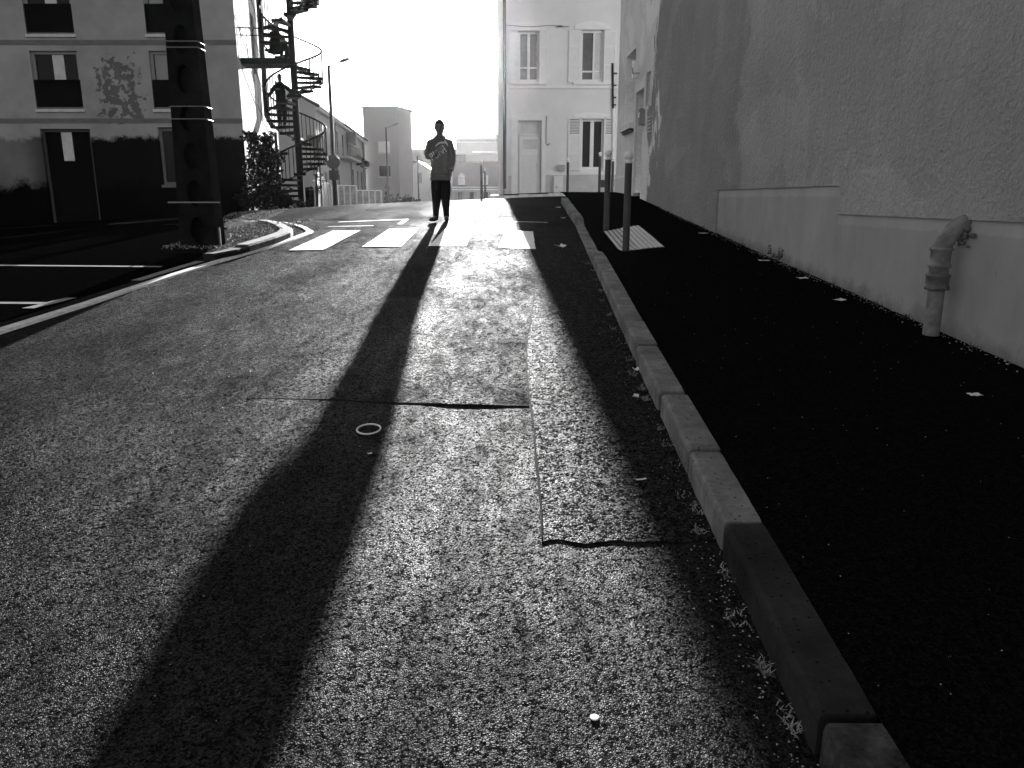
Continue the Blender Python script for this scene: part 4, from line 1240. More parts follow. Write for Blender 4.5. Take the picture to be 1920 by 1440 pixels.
strokes = {'P': [(0, 0, 0, 1), (0, 1, .7, 1), (.7, 1, .7, .5), (.7, .5, 0, .5)],
           'U': [(0, 1, 0, 0), (0, 0, .75, 0), (.75, 0, .75, 1)],
           'M': [(0, 0, 0, 1), (0, 1, .45, .4), (.45, .4, .9, 1), (.9, 1, .9, 0)],
           'A': [(0, 0, .1, 1), (.1, 1, .7, 1), (.7, 1, .8, 0), (.05, .45, .75, .45)]}
polys = []
for i, ch in enumerate('PUMA'):
    polys += letter(strokes[ch], 472 + i * 43, 628 - i * 25, R(-30), 38, 72 + i * 4)
print_shape(polys, 'shirt_print')

# two people on the stair
def stair_person(k, label, J, rz, rad, dz=0):
    a, z = tread_pos[k]
    loc = (SC.x + rad * math.cos(a), SC.y + rad * math.sin(a), z + .047 + dz)
    make_person('person', loc, rz, label, J, ('cloth_dark', 'cloth_dark'), .01, 'people on the spiral stair', False)
J2 = dict(J); J2.update(sh_l=(-.18, 0, 1.40), el_l=(-.30, .02, 1.22), wr_l=(-.40, -.05, 1.05), hand_l=(-.3, -.2, -1), thumb_l=(.2, -1, 0),
                        sh_r=(.18, 0, 1.41), el_r=(.40, .10, 1.20), wr_r=(.20, .02, 1.03), hand_r=(-1, -.2, -.3), thumb_r=(0, -1, .2),
                        an_l=(-.08, .0, .09), to_l=(-.1, -.14, .045), an_r=(.07, .02, .09), to_r=(.12, -.12, .045), kn_r=(.1, 0, .5), kn_l=(-.1, 0, .5))
stair_person(-7 - 1, 'person in dark clothes standing on the lower stair treads, hand on hip', J2, R(10), .62)
sit = dict(pelvis=(0, .08, .12), waist=(0, .07, .27), chest=(0, .03, .45), upper=(0, .01, .56), neck=(0, -.02, .66), head=(0, -.05, .755),
           sh_l=(-.18, .0, .56), el_l=(-.23, -.16, .34), wr_l=(-.1, -.34, .28), hand_l=(.3, -1, -.2), thumb_l=(.3, 0, 1),
           sh_r=(.18, .0, .56), el_r=(.23, -.16, .34), wr_r=(.1, -.34, .28), hand_r=(-.3, -1, -.2), thumb_r=(-.3, 0, 1),
           hip_l=(-.09, .03, .10), kn_l=(-.13, -.38, .14), an_l=(-.12, -.36, -.26), to_l=(-.13, -.5, -.30),
           hip_r=(.09, .03, .10), kn_r=(.13, -.38, .14), an_r=(.12, -.36, -.26), to_r=(.13, -.5, -.30))
stair_person(6, 'person in dark clothes sitting on the stair treads above the landing', sit, R(60), .68)

# ------------------------------------------------------------------ plants
def leaf_blob(m, c, r, n, size, rnd):
    for _ in range(n):
        d = Vector((rnd.gauss(0, 1), rnd.gauss(0, 1), rnd.gauss(0, 1))).normalized() * (rnd.random() ** .45)
        p = Vector(c) + Vector((d.x * r[0], d.y * r[1], d.z * r[2]))
        t = Vector((rnd.gauss(0, 1), rnd.gauss(0, 1), rnd.gauss(0, .7))).normalized()
        b = t.cross(Vector((rnd.gauss(0, 1), rnd.gauss(0, 1), rnd.gauss(0, 1)))).normalized()
        s_ = size * rnd.uniform(.6, 1.3)
        m.add([p - t * s_, p + b * s_ * .38 - t * s_ * .1, p + t * s_, p - b * s_ * .38 - t * s_ * .1], [(0, 1, 2, 3)])
def shrub(loc, label, clumps, size, seed, mat='leaf', cat='shrub', n=260):
    t = thing('shrub', loc, label, cat)
    rnd = random.Random(seed); b = Vector(loc)
    m = MB(); st = MB()
    for (dx, dy, dz, r) in clumps:
        leaf_blob(m, b + Vector((dx, dy, dz)), (r, r * .8, r), int(n * r / .3), size, rnd)
        st.tube([b + Vector((dx * .15, dy * .15, -.05)), b + Vector((dx * .45, dy * .4, dz * .55)), b + Vector((dx, dy, dz))], [.035, .022, .008], 6)
        for _ in range(5):
            q = b + Vector((dx, dy, dz)); e = q + Vector((rnd.uniform(-1, 1), rnd.uniform(-1, 1), rnd.uniform(0, 1.2))) * r * 1.25
            st.tube([q, e], [.008, .003], 4)
            for _k in range(7):
                leaf_blob(m, q.lerp(e, rnd.uniform(.6, 1.05)), (.05, .05, .05), 2, size, rnd)
    m.build('crown', mat, t); st.build('stem', 'bark', t)
    return t
sb = (-8.25, 26.6, G(-8.25, 26.6))
shrub(sb, 'dense dark shrub growing at the foot of the spiral stair', [(-.35, 0, .5, .5), (.1, -.1, .45, .5), (-.2, 0, 1.0, .48), (.25, 0, 1.05, .42), (-.35, .1, 1.45, .42), (.15, 0, 1.55, .42), (-.1, 0, 1.95, .38), (.42, .1, 1.7, .3), (-.3, 0, 2.3, .26), (.2, 0, 2.25, .22), (.6, 0, .35, .3), (-.6, 0, .3, .35)], .075, 5, n=330)
shrub((-7.3, 27.2, G(-7.3, 27.2)), 'low weedy growth at the base of the stair pole', [(-.4, 0, .16, .2), (0, 0, .14, .2), (.3, 0, .12, .16)], .05, 6, n=200)
shrub((-7.0, 28.5, G(-7, 28.5)), 'thin climbing plant with pale leaves beside the lower stair flight', [(.05, 0, .6, .16), (.12, 0, .95, .2), (.0, 0, 1.4, .2), (.1, 0, 1.75, .15)], .05, 8, 'leaf_light', n=90)
shrub((-7.6, 54, G(-7.6, 54)), 'pale leafy bush past the end of the panel fence', [(-.4, 0, .5, .55), (.3, 0, .45, .55), (1.0, 0, .4, .5), (.5, 0, .9, .4)], .11, 9, 'leaf_light', n=160)
shrub((-9.9, 78, G(-9.9, 78)), 'rounded dark bush near the white gabled house', [(0, 0, .8, .7), (.8, 0, .7, .6), (.5, 0, 1.3, .5), (1.3, 0, .4, .4)], .14, 10, n=150)
shrub((-11.0, 70, G(-11, 70)), 'slim dark column of foliage beside the rounded bush', [(0, 0, .5, .32), (0, 0, 1.1, .3), (0, 0, 1.7, .26), (0, 0, 2.2, .18)], .09, 12, n=200)

# ------------------------------------------------------------------ street furniture
def lamp_post(loc, H_, arm, label, k=1.0):
    t = thing('street_lamp', loc, label, 'street lamp')
    b = Vector(loc)
    MB().tube([b + Vector((0, 0, -.1)), b + Vector((0, 0, 1.0)), b + Vector((0, 0, 1.05)), b + Vector((0, 0, H_))], [.095 * k, .09 * k, .075 * k, .055 * k], 10).build('pole', 'lamp_grey', t)
    MB().tube([b + Vector((0, 0, H_ - .05)), b + Vector((arm * .55, 0, H_ + .12))], .022 * k, 6).build('arm', 'lamp_grey', t)
    h = MB(); a0 = b + Vector((arm * .5, 0, H_ + .10)); dx = Vector((arm * .55, 0, .12))
    rings = [(0, .03, .03), (.15, .085, .06), (.5, .10, .085), (.8, .085, .07), (1.0, .02, .02)]
    vs_ = []
    for (u, w, hh) in rings:
        c = a0 + dx * u
        for q in range(10):
            an = 2 * math.pi * q / 10
            zz = math.sin(an) * hh
            if zz < 0: zz *= .45
            vs_.append(c + Vector((0, math.cos(an) * w * k, zz * k)))
    h.add(vs_, [(i * 10 + q, i * 10 + (q + 1) % 10, (i + 1) * 10 + (q + 1) % 10, (i + 1) * 10 + q) for i in range(4) for q in range(10)], True)
    h.build('lamp_head', 'lamp_grey', t)
    return t
lp = (-6.66, 30, G(-6.66, 30))
lamp_post(lp, 5.0, .75, 'tall grey street lamp with round sign, beside the spiral staircase')
rs = thing('road_sign', (lp[0], lp[1] - .07, lp[2] + 1.35), 'round road sign seen from behind, clamped to the tall lamp post', 'sign')
MB().add([Vector((lp[0] + .26 * math.cos(a), lp[1] - .10 + dy, 2.77 + .26 * math.sin(a))) for dy in (0, .03) for a in [2 * math.pi * i / 24 for i in range(24)]],
         [tuple(range(23, -1, -1)), tuple(range(24, 48))] + [(i, (i + 1) % 24, 24 + (i + 1) % 24, 24 + i) for i in range(24)]).build('plate', 'sign_back', rs)
for z in (2.62, 2.9): MB().box((lp[0] - .15, lp[1] - .125, z), (lp[0] + .15, lp[1] - .10, z + .03)).build('rail', 'sign_back', rs)
MB().box((lp[0] - .17, lp[1] - .10, 2.12), (lp[0] + .2, lp[1] - .075, 2.47)).build('sub_plate', 'sign_back', rs)
tx, ty = -6.98, 28.6
ts = thing('road_sign', (tx, ty, G(tx, ty)), 'inverted triangle road sign seen from behind in front of the stair flight', 'sign')
MB().prism([(tx - .30, ty, 3.62), (tx + .30, ty, 3.62), (tx + .03, ty, 3.14), (tx - .03, ty, 3.14)], (0, .025, 0)).build('plate', 'sign_back', ts)
MB().tube([(tx + .12, ty + .05, G(tx, ty) - .1), (tx + .12, ty + .05, 3.6)], .03, 8).build('post', 'sign_back', ts)
lamp_post((-7.45, 48, G(-7.45, 48)), 4.95, .72, 'slim street lamp standing in front of the square tower house', .8)
l3 = thing('pole', (-9.1, 78, G(-9.1, 78)), 'thin pole rising beside the white gabled house', 'pole')
MB().tube([(-9.12, 78, -.1), (-9.16, 78, 5.4)], [.09, .05], 8).build('shaft', 'lamp_grey', l3)
MB().lathe((-9.16, 78, 5.36), [(0, 0), (.09, .02), (.09, .1), (0, .14)], 8).build('cap', 'lamp_grey', l3)
ws = thing('road_sign', (-7.2, 46, G(-7.2, 46)), 'triangular warning sign on a short post past the panel fence', 'sign')
MB().prism([(-7.36, 46, 2.0), (-6.96, 46, 1.98), (-7.2, 46, 2.4)], (0, .03, 0)).build('plate', 'sign_back', ws)
MB().tube([(-7.2, 46.06, .9), (-7.2, 46.06, 2.3)], .035, 8).build('post', 'sign_back', ws)
# black bin
bn = thing('litter_bin', (-7.0, 27.6, G(-7, 27.6)), 'black litter bin by the foot of the spiral stair', 'bin')
bz0 = G(-7, 27.6)
MB().lathe((-7.0, 27.6, bz0), [(.13, .05), (.155, .3), (.16, .64), (.13, .70), (.0, .71)], 14).build('body', 'plastic_black', bn)
MB().lathe((-7.0, 27.6, bz0), [(.165, .60), (.17, .62), (.165, .65)], 14).build('rim', 'iron', bn)
MB().tube([(-7.0, 27.78, bz0 - .05), (-7.0, 27.78, bz0 + .75)], .03, 8).build('post', 'iron', bn)

# fences behind the lamp
def panel_fence(p0, p1, h0, h1, npan, label, rows, zf=None):
    p0, p1 = Vector(p0), Vector(p1)
    t = thing('fence', (p0.x, p0.y, G(p0.x, p0.y)), label, 'fence')
    d = (p1 - p0); L = d.length; d.normalize(); n = Vector((-d.y, d.x))
    d3 = Vector((d.x, d.y, 0)); n3 = Vector((n.x, n.y, 0))
    if n3.y > 0: n3 = -n3
    for i in range(npan + 1):
        u = L * i / npan; q = p0 + d * u; z = G(q.x, q.y); h = h0 + (h1 - h0) * i / npan
        MB().obox(p0, d3, n3, u - .035, u + .035, -.05, .05, z - .1, z + h + .02).build('post', 'fence_post', t)
        if i < npan:
            u2 = L * (i + 1) / npan
            f = MB().obox(p0, d3, n3, u + .036, u2 - .036, -.015, .015, z + .06, z + h - .02).build('panel', 'fence_panel', t)
            for r_ in range(1, rows):
                zz = z + .06 + (h - .08) * r_ / rows
                MB().obox(p0, d3, n3, u + .036, u2 - .036, .0155, .03, zz - .02, zz + .02).build('rail', 'far_wall', f)
            MB().obox(p0, d3, n3, u + .036, u2 - .036, -.03, .035, z + h - .018, z + h + .025).build('coping', 'bollard_white', f)
    return t
panel_fence((-8.45, 34.5), (-10.6, 46), 1.62, 1.75, 4, 'tall panel fence with four pale rails running back from the stair', 4)
panel_fence((-10.5, 46.5), (-9.05, 46.3), 1.75, 1.62, 4, 'pale posted panel fence behind the tall lamp post', 3)
panel_fence((-9.0, 46.2), (-7.55, 46.0), 1.36, 1.24, 4, 'lower panel fence beside the slim street lamp', 3)

# ------------------------------------------------------------------ background buildings
def wins(parent, o, ux, n, lst, mat='glass_dark', fmat='far_wall_pale', sill=True, dep=.12, extra=None):
    for (u0, u1, v0, v1) in lst:
        f = frame_bars(MB(), o, ux, n, u0, u1, v0, v1, -dep, -dep + min(.06, dep * .6), .06).build('window', fmat, parent)
        MB().obox(o, ux, n, u0 + .05, u1 - .05, -dep + .003, -dep + min(.03, dep * .4), v0 + .05, v1 - .05).build('pane', mat, f)
        if sill: MB().obox(o, ux, n, u0 - .06, u1 + .06, -.05, .08, v0 - .09, v0 - .003).build('sill', fmat, f)
        if extra: extra(f, u0, u1, v0, v1)
# long row house, its front turned to the street
A = Vector((-12.1, 50.0)); B = Vector((-14.6, 80.0))
d = (B - A); RL = d.length; d.normalize(); dx_ = Vector((d.x, d.y, 0)); nx_ = Vector((-d.y, d.x, 0))
if nx_.x < 0: nx_ = -nx_
row = thing('row_house', (A.x, A.y, 0), 'long two storey terrace with balcony behind the lamp post', 'building')
w_up = [(u, u + 1.0, 4.6, 6.3) for u in (2.6, 5.9, 9.4, 12.6, 15.6)]
w_lo = [(u, u + 1.0, 1.5, 3.2) for u in (2.6, 5.9, 9.4)] + [(u, u + 1.15, 1.6, 3.9) for u in (18.5, 22, 25.5)]
facade(A, dx_, nx_, RL, -1, 7.0, w_up + w_lo, .06).build('wall', 'far_wall', row)
Bk = Vector((-8, 0, 0))
Rp = lambda u, dd, z: Vector((A.x, A.y, 0)) + dx_ * u + nx_ * dd + Vector((0, 0, z))
m = MB()
m.add([Rp(0, 0, -1), Rp(0, -8, -1), Rp(0, -8, 7), Rp(0, -4, 9.3), Rp(0, 0, 7)], [(4, 3, 2, 1, 0)])
m.add([Rp(0, -.2, -1), Rp(RL, -.2, -1), Rp(RL, -.2, 7), Rp(0, -.2, 7)], [(0, 1, 2, 3)])
m.add([Rp(RL, 0, -1), Rp(RL, -8, -1), Rp(RL, -8, 7), Rp(RL, -4, 9.3), Rp(RL, 0, 7)], [(0, 1, 2, 3, 4)])
m.add([Rp(0, -8, -1), Rp(RL, -8, -1), Rp(RL, -8, 7), Rp(0, -8, 7)], [(3, 2, 1, 0)])
m.build('side_wall', 'far_wall', row)
m = MB(); m.prism([Rp(-.2, .35, 6.9), Rp(RL + .2, .35, 6.9), Rp(RL + .2, -4, 9.1), Rp(-.2, -4, 9.1)], (0, 0, .15)); m.prism([Rp(-.2, -4.002, 9.1), Rp(RL + .2, -4.002, 9.1), Rp(RL + .2, -8.3, 6.9), Rp(-.2, -8.3, 6.9)], (0, 0, .15))
m.build('roof', 'far_roof', row)
m = MB(); m.obox(A, dx_, nx_, 0, RL, .002, .3, 6.72, 6.88); m.build('eaves', 'far_wall_pale', row)
wins(row, A, dx_, nx_, w_up + w_lo, 'glass_black', 'sign_back', True, .055)
for u in (8.2, 17.0, 27.5): MB().tube([Rp(u, .1, 6.7), Rp(u, .1, -.5)], .07, 6).build('downpipe', 'sign_back', row)
bc = MB().obox(A, dx_, nx_, 9.0, 17.4, .002, .9, 4.35, 4.5).build('balcony', 'far_wall', row)
for i in range(15): MB().obox(A, dx_, nx_, 9.05 + i * .59, 9.09 + i * .59, .84, .88, 4.5, 5.4).build('baluster', 'iron', bc)
MB().obox(A, dx_, nx_, 9.0, 17.4, .83, .89, 5.4, 5.46).build('balcony_rail', 'iron', bc)
fl = MB(); rnd = random.Random(2)
for i in range(10): leaf_blob(fl, Rp(18.2 + i * .85, .45, 4.7 - .02 * i), (.5, .5, .4), 40, .16, rnd)
fl.build('climbing_plant', 'leaf', row)
MB().obox(A, dx_, nx_, 14.8, 16.0, .1, .8, 5.5, 6.6).build('awning', 'iron', bc)

# square tower house
tw = thing('tower_house', (-13, 80, 0), 'square flat roofed tower house with two small windows', 'building')
tA = (-14.75, 80.5); TW = 3.9
tw_w = [(1.35, 2.6, 5.85, 7.0), (1.35, 2.6, 3.55, 4.7)]
facade(tA, UX, NY, TW - .45, -2, 10.1, tw_w, .2).build('wall', 'far_wall', tw)
c1 = Vector((tA[0] + TW - .45, 80.5, 0)); c2 = c1 + Vector((.95, 3.2, 0)); c3 = c1 + Vector((-.2, 8, 0))
m = MB()
for a_, b_ in ((c1, c2), (c2, c3), (c3, Vector((tA[0], 88, 0))), (Vector((tA[0], 88, 0)), Vector((tA[0], 80.5, 0)))):
    m.add([(a_.x, a_.y, -2), (b_.x, b_.y, -2), (b_.x, b_.y, 10.1), (a_.x, a_.y, 10.1)], [(0, 1, 2, 3)])
m.add([(tA[0], 80.72, -2), (c1.x, 80.72, -2), (c1.x, 80.72, 10.1), (tA[0], 80.72, 10.1)], [(0, 1, 2, 3)])
m.build('side_wall', 'far_wall', tw)
m = MB(); m.prism([(tA[0] - .1, 80.35, 10.1), (c1.x + .08, 80.35, 10.1), (c2.x + .15, c2.y, 10.1), (c3.x, c3.y, 10.1), (tA[0] - .1, 88, 10.1)], (0, 0, .14)); m.build('roof', 'far_roof', tw)
wins(tw, tA, UX, NY, tw_w[:1], 'curtain'); wins(tw, tA, UX, NY, tw_w[1:], 'glass_dark')
# lower wing with slit windows
wg = thing('wing_house', (-11, 88, 0), 'narrow wing with slit windows adjoining the tower house', 'building')
wA = (-11.9, 87.0); wd_ = Vector((1.2, 6, 0)).normalized(); wnn = Vector((wd_.y, -wd_.x, 0))
sl = [(.9, 1.7, z, z + 1.7) for z in (6.0, 3.4, .8)]
WL2 = 6.0
facade(wA, wd_, wnn, 2.6, -2, 9.9, sl, .15).build('wall', 'far_wall_pale', wg)
wins(wg, wA, wd_, wnn, sl, 'glass_dark', 'far_wall', False)
m = MB(); Wp = lambda u, dd, z: Vector((wA[0], wA[1], 0)) + wd_ * u + wnn * dd + Vector((0, 0, z))
m.prism([Wp(-.1, .1, 9.9), Wp(2.7, .1, 9.1), Wp(2.7, -3, 9.1), Wp(-.1, -3, 10.2)], (0, 0, .15)); m.build('roof', 'far_roof', wg)
m = MB(); m.add([Wp(2.6, 0, -2), Wp(2.6, -3, -2), Wp(2.6, -3, 9.9), Wp(2.6, 0, 9.9)], [(0, 1, 2, 3)]); m.add([Wp(0, -3, -2), Wp(2.6, -3, -2), Wp(2.6, -3, 9.9), Wp(0, -3, 9.9)], [(3, 2, 1, 0)]); m.add([Wp(0, -.17, -2), Wp(2.6, -.17, -2), Wp(2.6, -.17, 9.9), Wp(0, -.17, 9.9)], [(0, 1, 2, 3)]); m.build('side_wall', 'far_wall_pale', wg)

# white gabled house
gb = thing('gabled_house', (-12.6, 110, 0), 'white gabled house with sun-bright roof behind the standing person', 'building')
gA = (-14.6, 110.0)
gw = [(1.55, 2.25, 3.5, 4.9)]
facade(gA, UX, NY, 3.6, -2, 5.0, gw, .2).build('wall', 'far_wall_pale', gb)
m = MB(); m.add([(-14.6, 110, 5.0), (-11.0, 110, 5.0), (-12.8, 110, 6.2)], [(0, 1, 2)]); m.add([(-14.6, 110.25, -2), (-11.0, 110.25, -2), (-11, 110.25, 5), (-14.6, 110.25, 5)], [(0, 1, 2, 3)])
m.add([(-11, 110, -2), (-11, 118, -2), (-11, 118, 5), (-11, 110, 5)], [(0, 1, 2, 3)]); m.add([(-14.6, 110, -2), (-14.6, 118, -2), (-14.6, 118, 5), (-14.6, 110, 5)], [(3, 2, 1, 0)])
m.build('side_wall', 'far_wall_pale', gb)
m = MB(); m.prism([(-14.9, 109.8, 4.85), (-12.8, 109.8, 6.25), (-12.8, 118, 6.25), (-14.9, 118, 4.85)], (0, 0, .18)); m.prism([(-12.798, 109.8, 6.25), (-10.7, 109.8, 4.85), (-10.7, 118, 4.85), (-12.798, 118, 6.25)], (0, 0, .18)); m.build('roof', 'far_roof_glare', gb)
wins(gb, gA, UX, NY, gw, 'glass_mid', 'far_wall')
# long slate-roofed block behind it
lb_ = thing('long_roof_house', (-12, 140, 0), 'long grey roofed house rising behind the white gable', 'building')
m = MB().box((-19, 140, -2), (-8.5, 150, 7.6)); m.build('wall', 'far_wall_pale', lb_)
m = MB(); m.prism([(-19.3, 139.7, 7.5), (-8.2, 139.7, 7.5), (-8.2, 145, 9.9), (-19.3, 145, 9.9)], (0, 0, .2)); m.build('roof', 'far_roof', lb_)
m = MB().box((-19.2, 139.6, 7.3), (-8.3, 139.98, 7.48)); m.build('gutter', 'zinc', lb_)

# mansard town building with dormers and the tall house behind it
ms = thing('mansard_building', (-6, 130, 0), 'low building with dark mansard roof and two white dormers', 'building')
mA = (-9.6, 130.0); MW = 7.4
m_w = [(.7, 1.5, .9, 2.5), (2.6, 3.4, .9, 2.5), (4.9, 5.7, .9, 2.5)]
facade(mA, UX, NY, MW, -2, 3.2, m_w, .25).build('wall', 'far_wall_pale', ms)
MB().box((-9.6, 130.3, -2), (-2.2, 140, 3.2)).build('side_wall', 'far_wall_pale', ms)
for z in (2.75, 3.15): MB().box((-9.75, 129.75, z), (-2.05, 129.995, z + .18)).build('cornice', 'house_stone', ms)
def ms_ex(f, u0, u1, v0, v1):
    for a, b in ((u0 - .45, u0 - .08), (u1 + .08, u1 + .45)): MB().obox(mA, UX, NY, a, b, .005, .05, v0, v1).build('shutter', 'far_wall', f)
wins(ms, mA, UX, NY, m_w, 'glass_dark', 'far_wall', True, .2, ms_ex)
m = MB(); m.prism([(-9.7, 129.95, 3.35), (-2.1, 129.95, 3.35), (-2.1, 131.6, 7.1), (-9.7, 131.6, 7.1)], (0, .3, .0)); m.build('roof', 'far_roof', ms)
for x in (-8.2, -4.5):
    d_ = MB().box((x - .55, 129.9, 3.6), (x + .55, 131.0, 5.0)).build('dormer', 'bollard_white', ms)
    MB().prism([(x - .7, 129.8, 5.0), (x + .7, 129.8, 5.0), (x, 129.8, 5.5)], (0, 1.4, 0)).build('dormer_roof', 'house_stone', d_)
    MB().box((x - .38, 129.86, 3.8), (x + .38, 129.898, 4.85)).build('pane', 'curtain', d_)
th_ = thing('tall_house', (-6, 140, 0), 'wide grey house with stepped bright roofs above the mansard building', 'building')
MB().box((-9.9, 141, -2), (-1.5, 150, 7.9)).build('wall', 'far_wall', th_)
m = MB(); m.prism([(-10.2, 140.7, 7.6), (-1.2, 140.7, 7.6), (-1.2, 142.5, 8.7), (-10.2, 142.5, 8.7)], (0, 0, .2)); m.build('lower_roof', 'far_roof_glare', th_)
MB().box((-9.9, 142.5, 7.8), (-1.5, 150, 11.6)).build('upper_wall', 'far_wall', th_)
m = MB(); m.prism([(-10.0, 142.3, 11.2), (-1.4, 142.3, 11.2), (-1.4, 146, 12.6), (-9.6, 146, 12.6)], (0, 0, .2)); m.build('roof', 'far_roof_tile', th_)
MB().box((-10.1, 142.1, 11.0), (-1.3, 142.49, 11.2)).build('gutter', 'zinc', th_)
MB().box((-7.0, 142.2, 9.3), (-1.4, 142.49, 9.6)).build('ledge', 'house_stone', th_)

# ------------------------------------------------------------------ small things on the ground
rg = MB()
rc = Vector((-.74, 3.83)); rr_ = .06
pts = [Vector((rc.x + rr_ * math.cos(a), rc.y + rr_ * 1.12 * math.sin(a), 0)) for a in [2 * math.pi * i / 40 for i in range(41)]]
for p in pts: p.z = GR(p.x, p.y) + .006 + .012 * (p.y - rc.y + .06)
rg.tube(pts, .0045, 8, cap=False)
tag(rg.build('ring', 'ring_metal', None, (rc.x, rc.y, GR(rc.x, rc.y))), 'thin pale metal ring lying on the asphalt in the shadow', 'ring')
m = MB(); m.lathe((.215, 1.755, GR(.215, 1.755)), [(.0, .0005), (.0125, .0005), (.0125, .0018), (.009, .0022), (0, .0022)], 12)
tag(m.build('bottle_cap', 'bollard_white', None, (.215, 1.755, GR(.215, 1.755))), 'small white bottle cap on the asphalt', 'bottle cap')

def litter(x, y, w, l, rz, label, zf, seed, curl=.3):
    rnd = random.Random(seed); m = MB(); n = 5
    z0 = zf(x, y)
    c, s_ = math.cos(rz), math.sin(rz)
    for j in range(n):
        for i in range(n):
            u = (i / (n - 1) - .5) * w * rnd.uniform(.85, 1.1); v = (j / (n - 1) - .5) * l * rnd.uniform(.85, 1.1)
            hgt = .004 + curl * min(w, l) * (abs(i - 2) / 2) ** 2 * .5 + rnd.uniform(0, .12) * min(w, l)
            px_, py_ = x + u * c - v * s_, y + u * s_ + v * c
            m.v.append(Vector((px_, py_, zf(px_, py_) + hgt)))
    m.f = [(j * n + i, j * n + i + 1, (j + 1) * n + i + 1, (j + 1) * n + i) for j in range(n - 1) for i in range(n - 1)]; m.sm = [False] * len(m.f)
    o = m.build('paper_scrap', 'paper', None, (x, y, z0))
    md = o.modifiers.new('thick', 'SOLIDIFY'); md.thickness = .0012
    return tag(o, label, 'litter', 'scraps of litter along the street')
PV = lambda x, y: GR(x, y) + pave_off(x, y)
litter(.66, 10.7, .12, .16, .4, 'white paper scrap on the shaded road before the dropped kerb', GR, 1)
litter(.80, 4.88, .035, .04, .2, 'curled scrap at the kerb foot beside a tall stone', GR, 2, .8)
litter(.715, 4.33, .04, .03, 1.2, 'crumpled pale scrap by the kerb near the wide joint', GR, 3, .8)
litter(.57, 3.22, .05, .012, .3, 'thin straw-like scrap on the rough trench patch', GR, 4, .3)
litter(.765, 1.72, .04, .025, .9, 'folded white scrap wedged at the broken kerb stone', GR, 5, .9)
litter(.665, 1.55, .02, .05, .7, 'small bright scrap on the road below the broken kerb stone', GR, 15, .9)
litter(2.5, 4.05, .07, .045, .1, 'flat pale scrap alone on the dark pavement', PV, 6, .05)
litter(2.78, 6.55, .10, .06, .5, 'flat paper scrap near the wall short of the drainpipe', PV, 7, .1)
litter(2.84, 7.6, .10, .07, .2, 'larger flat paper scrap by the wall below the plinth step', PV, 8, .05)
litter(2.82, 8.75, .12, .08, .0, 'flat paper scrap beside the leafy weed at the wall', PV, 9, .05)
litter(2.72, 11.2, .12, .08, .1, 'pale paper scrap at the wall foot past the smooth base', PV, 10, .05)
litter(.95, 16.4, .10, .10, .3, 'small pale scrap on the road by the far kerb stones', GR, 11, .1)
litter(.93, 14.4, .08, .06, .3, 'pale speck of paper in the gutter beyond the dropped kerb', GR, 12, .1)
litter(-.68, 3.52, .02, .012, .3, 'tiny pale chip on the asphalt near the metal ring', GR, 13, .2)

def tuft(loc, n, h, sp, mat, label, seed, name='grass_tuft', group='dry tufts along the kerb', lie=.6):
    rnd = random.Random(seed); m = MB(); b = Vector(loc)
    for _ in range(n):
        o_ = b + Vector((rnd.uniform(-sp, sp) * .45, rnd.uniform(-sp, sp), -.004))
        a = rnd.uniform(0, 6.28); lean = rnd.uniform(.2, 1.0) * lie; hh = h * rnd.uniform(.4, 1.1)
        dirv = Vector((math.cos(a) * lean, math.sin(a) * lean, 1 - .5 * lean)).normalized()
        sd_ = Vector((-math.sin(a), math.cos(a), 0)) * rnd.uniform(.0012, .0028)
        mid_ = o_ + dirv * hh * .55; tip = mid_ + (dirv + Vector((math.cos(a), math.sin(a), -.5)) * .7).normalized() * hh * .45
        m.add([o_ - sd_, o_ + sd_, mid_ + sd_ * .8, mid_ - sd_ * .8, tip], [(0, 1, 2, 3), (3, 2, 4)])
    return tag(m.build(name, mat, None, loc), label, 'weed', group)
rt = random.Random(21)
for i, y in enumerate([1.5, 1.75, 1.95, 2.2, 2.45, 2.75, 2.95, 3.1, 3.4, 3.65, 3.85, 4.3, 4.5, 4.8, 5.15, 5.6, 6.0, 6.5, 7.1, 7.6, 8.2, 8.8, 9.3]):
    x = kx(y) - rt.uniform(.012, .06)
    tuft((x, y, GR(x, y) + .004), rt.randint(22, 60), rt.uniform(.02, .045), rt.uniform(.03, .09), 'dry_grass', 'dry flattened grass tuft at the foot of the kerb', 100 + i, lie=1.3)
for i, y in enumerate([5.0, 5.9, 6.4, 6.9, 7.3, 7.9, 8.3, 9.4, 10, 10.6, 11.2, 11.9, 12.6, 13.4, 14.3, 15.2]):
    x = wall_x(y) - rt.uniform(.03, .05)
    tuft((x, y, PV(x, y)), rt.randint(25, 60), rt.uniform(.03, .07), rt.uniform(.05, .11), 'weed_leaf', 'small dark weed tuft along the wall foot', 200 + i, 'weed_tuft', 'weeds along the wall foot', .8)
# a leafier weed
wx, wy = wall_x(8.7) - .09, 8.62
lw = thing('leafy_weed', (wx, wy, PV(wx, wy)), 'leafy dark weed standing against the smooth wall base', 'weed')
m = MB(); rnd = random.Random(31); stm = MB()
for i in range(9):
    a = rnd.uniform(0, 6.28); q = Vector((wx, wy, PV(wx, wy))) + Vector((.05 * math.cos(a), .14 * math.sin(a), rnd.uniform(.05, .16)))
    stm.tube([Vector((wx, wy, PV(wx, wy) - .01)), q], [.003, .0015], 4); leaf_blob(m, q, (.025, .04, .03), 10, .018, rnd)
m.build('leaves', 'weed_leaf', lw); stm.build('stem', 'bark', lw)
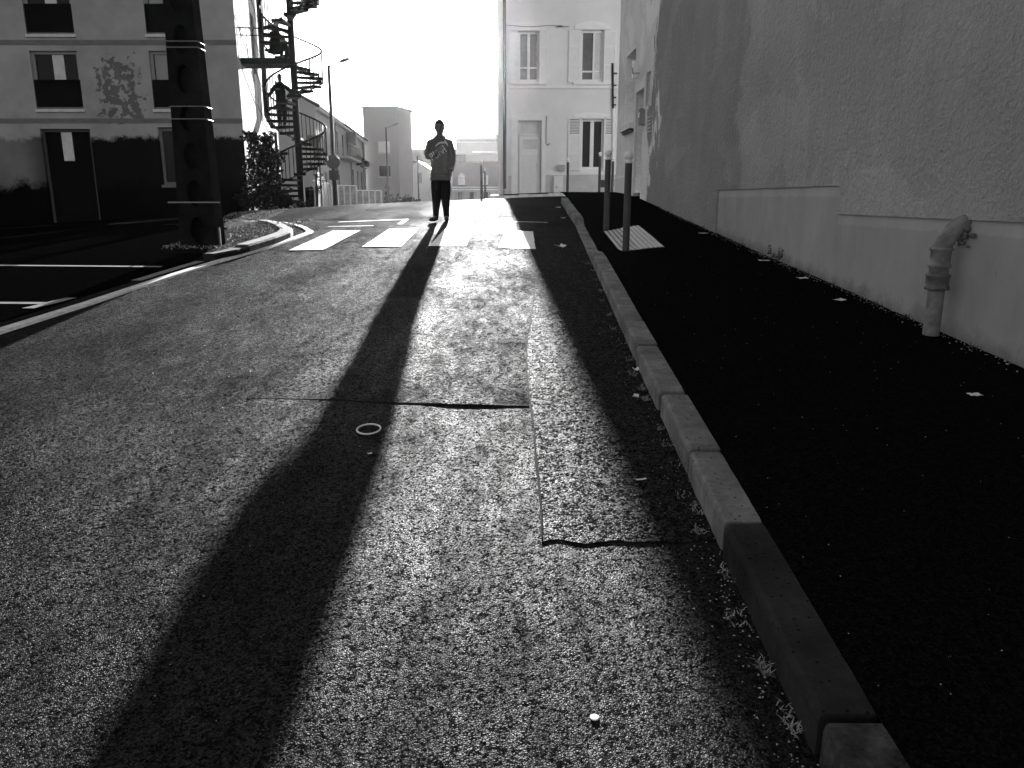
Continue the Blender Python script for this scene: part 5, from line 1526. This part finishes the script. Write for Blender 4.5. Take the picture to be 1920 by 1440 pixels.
# grit scattered in the gutter and over the pavement: nobody could count it
m = MB(); rnd = random.Random(5)
def grit(x, y, zf, r):
    c = Vector((x, y, zf(x, y) + r * .35)); a = rnd.uniform(0, 6.28)
    p = [c + Vector((r * math.cos(a + q) * rnd.uniform(.7, 1.2), r * math.sin(a + q) * rnd.uniform(.7, 1.2), rnd.uniform(-.3, .3) * r)) for q in (0, 2.1, 4.2)]
    m.add(p + [c + Vector((0, 0, r * .7))], [(0, 1, 3), (1, 2, 3), (2, 0, 3)])
for _ in range(900):
    y = 1.2 + 10 * rnd.random() ** 1.5; grit(kx(y) - abs(rnd.gauss(0, .07)) - .005, y, GR, rnd.uniform(.002, .006))
for _ in range(260):
    y = 1.2 + 9 * rnd.random() ** 1.3; x = rnd.uniform(kx(y) + KW + .03, wall_x(y) - .03); grit(x, y, PV, rnd.uniform(.0015, .004))
for _ in range(200):
    y = 1.2 + 5 * rnd.random(); grit(rnd.uniform(-2.5, .6), y, GR, rnd.uniform(.0015, .004))
for _ in range(500):
    y = rnd.uniform(4.4, 15); grit(wall_x(y) - abs(rnd.gauss(0, .05)) - .01, y, PV, rnd.uniform(.003, .009))
tag(m.build('grit', 'far_wall_pale'), 'pale grit and crumbs scattered along kerb and pavement', 'grit', None, 'stuff')
m = MB(); rnd = random.Random(6)
for _ in range(2600):
    if rnd.random() < .62: x, y, up_ = rnd.uniform(-4.5, -3.5), rnd.uniform(9.9, 14.2), .1
    else:
        y = rnd.uniform(14.2, 20); x = rnd.uniform(-5.5 - .25 * (y - 14), -4.7 - .15 * (y - 14)); up_ = .015
    if up_ > .05 and x > gut(y) - .3: continue
    leaf_blob(m, (x, y, G(x, y) + up_ + .004), (.01, .01, .012), 1, .022, rnd)
tag(m.build('leaf_litter', 'dry_grass'), 'dead leaves strewn over the gravel verge', 'leaf litter', None, 'stuff')

# ------------------------------------------------------------------ hazy air
m = MB().box((-160, -40, -4), (160, 240, 16))
hzm = bpy.data.materials.new('haze'); hzm.use_nodes = True
hn = hzm.node_tree; hn.nodes.clear()
h_o = hn.nodes.new('ShaderNodeOutputMaterial'); h_v = hn.nodes.new('ShaderNodeVolumePrincipled')
h_v.inputs['Color'].default_value = (.95, .95, .95, 1)
h_v.inputs['Density'].default_value = .000045
h_v.inputs['Anisotropy'].default_value = .93
hn.links.new(h_v.outputs[0], h_o.inputs['Volume'])
MATS['haze'] = hzm
hz_o = m.build('haze', 'haze'); hz_o['kind'] = 'stuff'
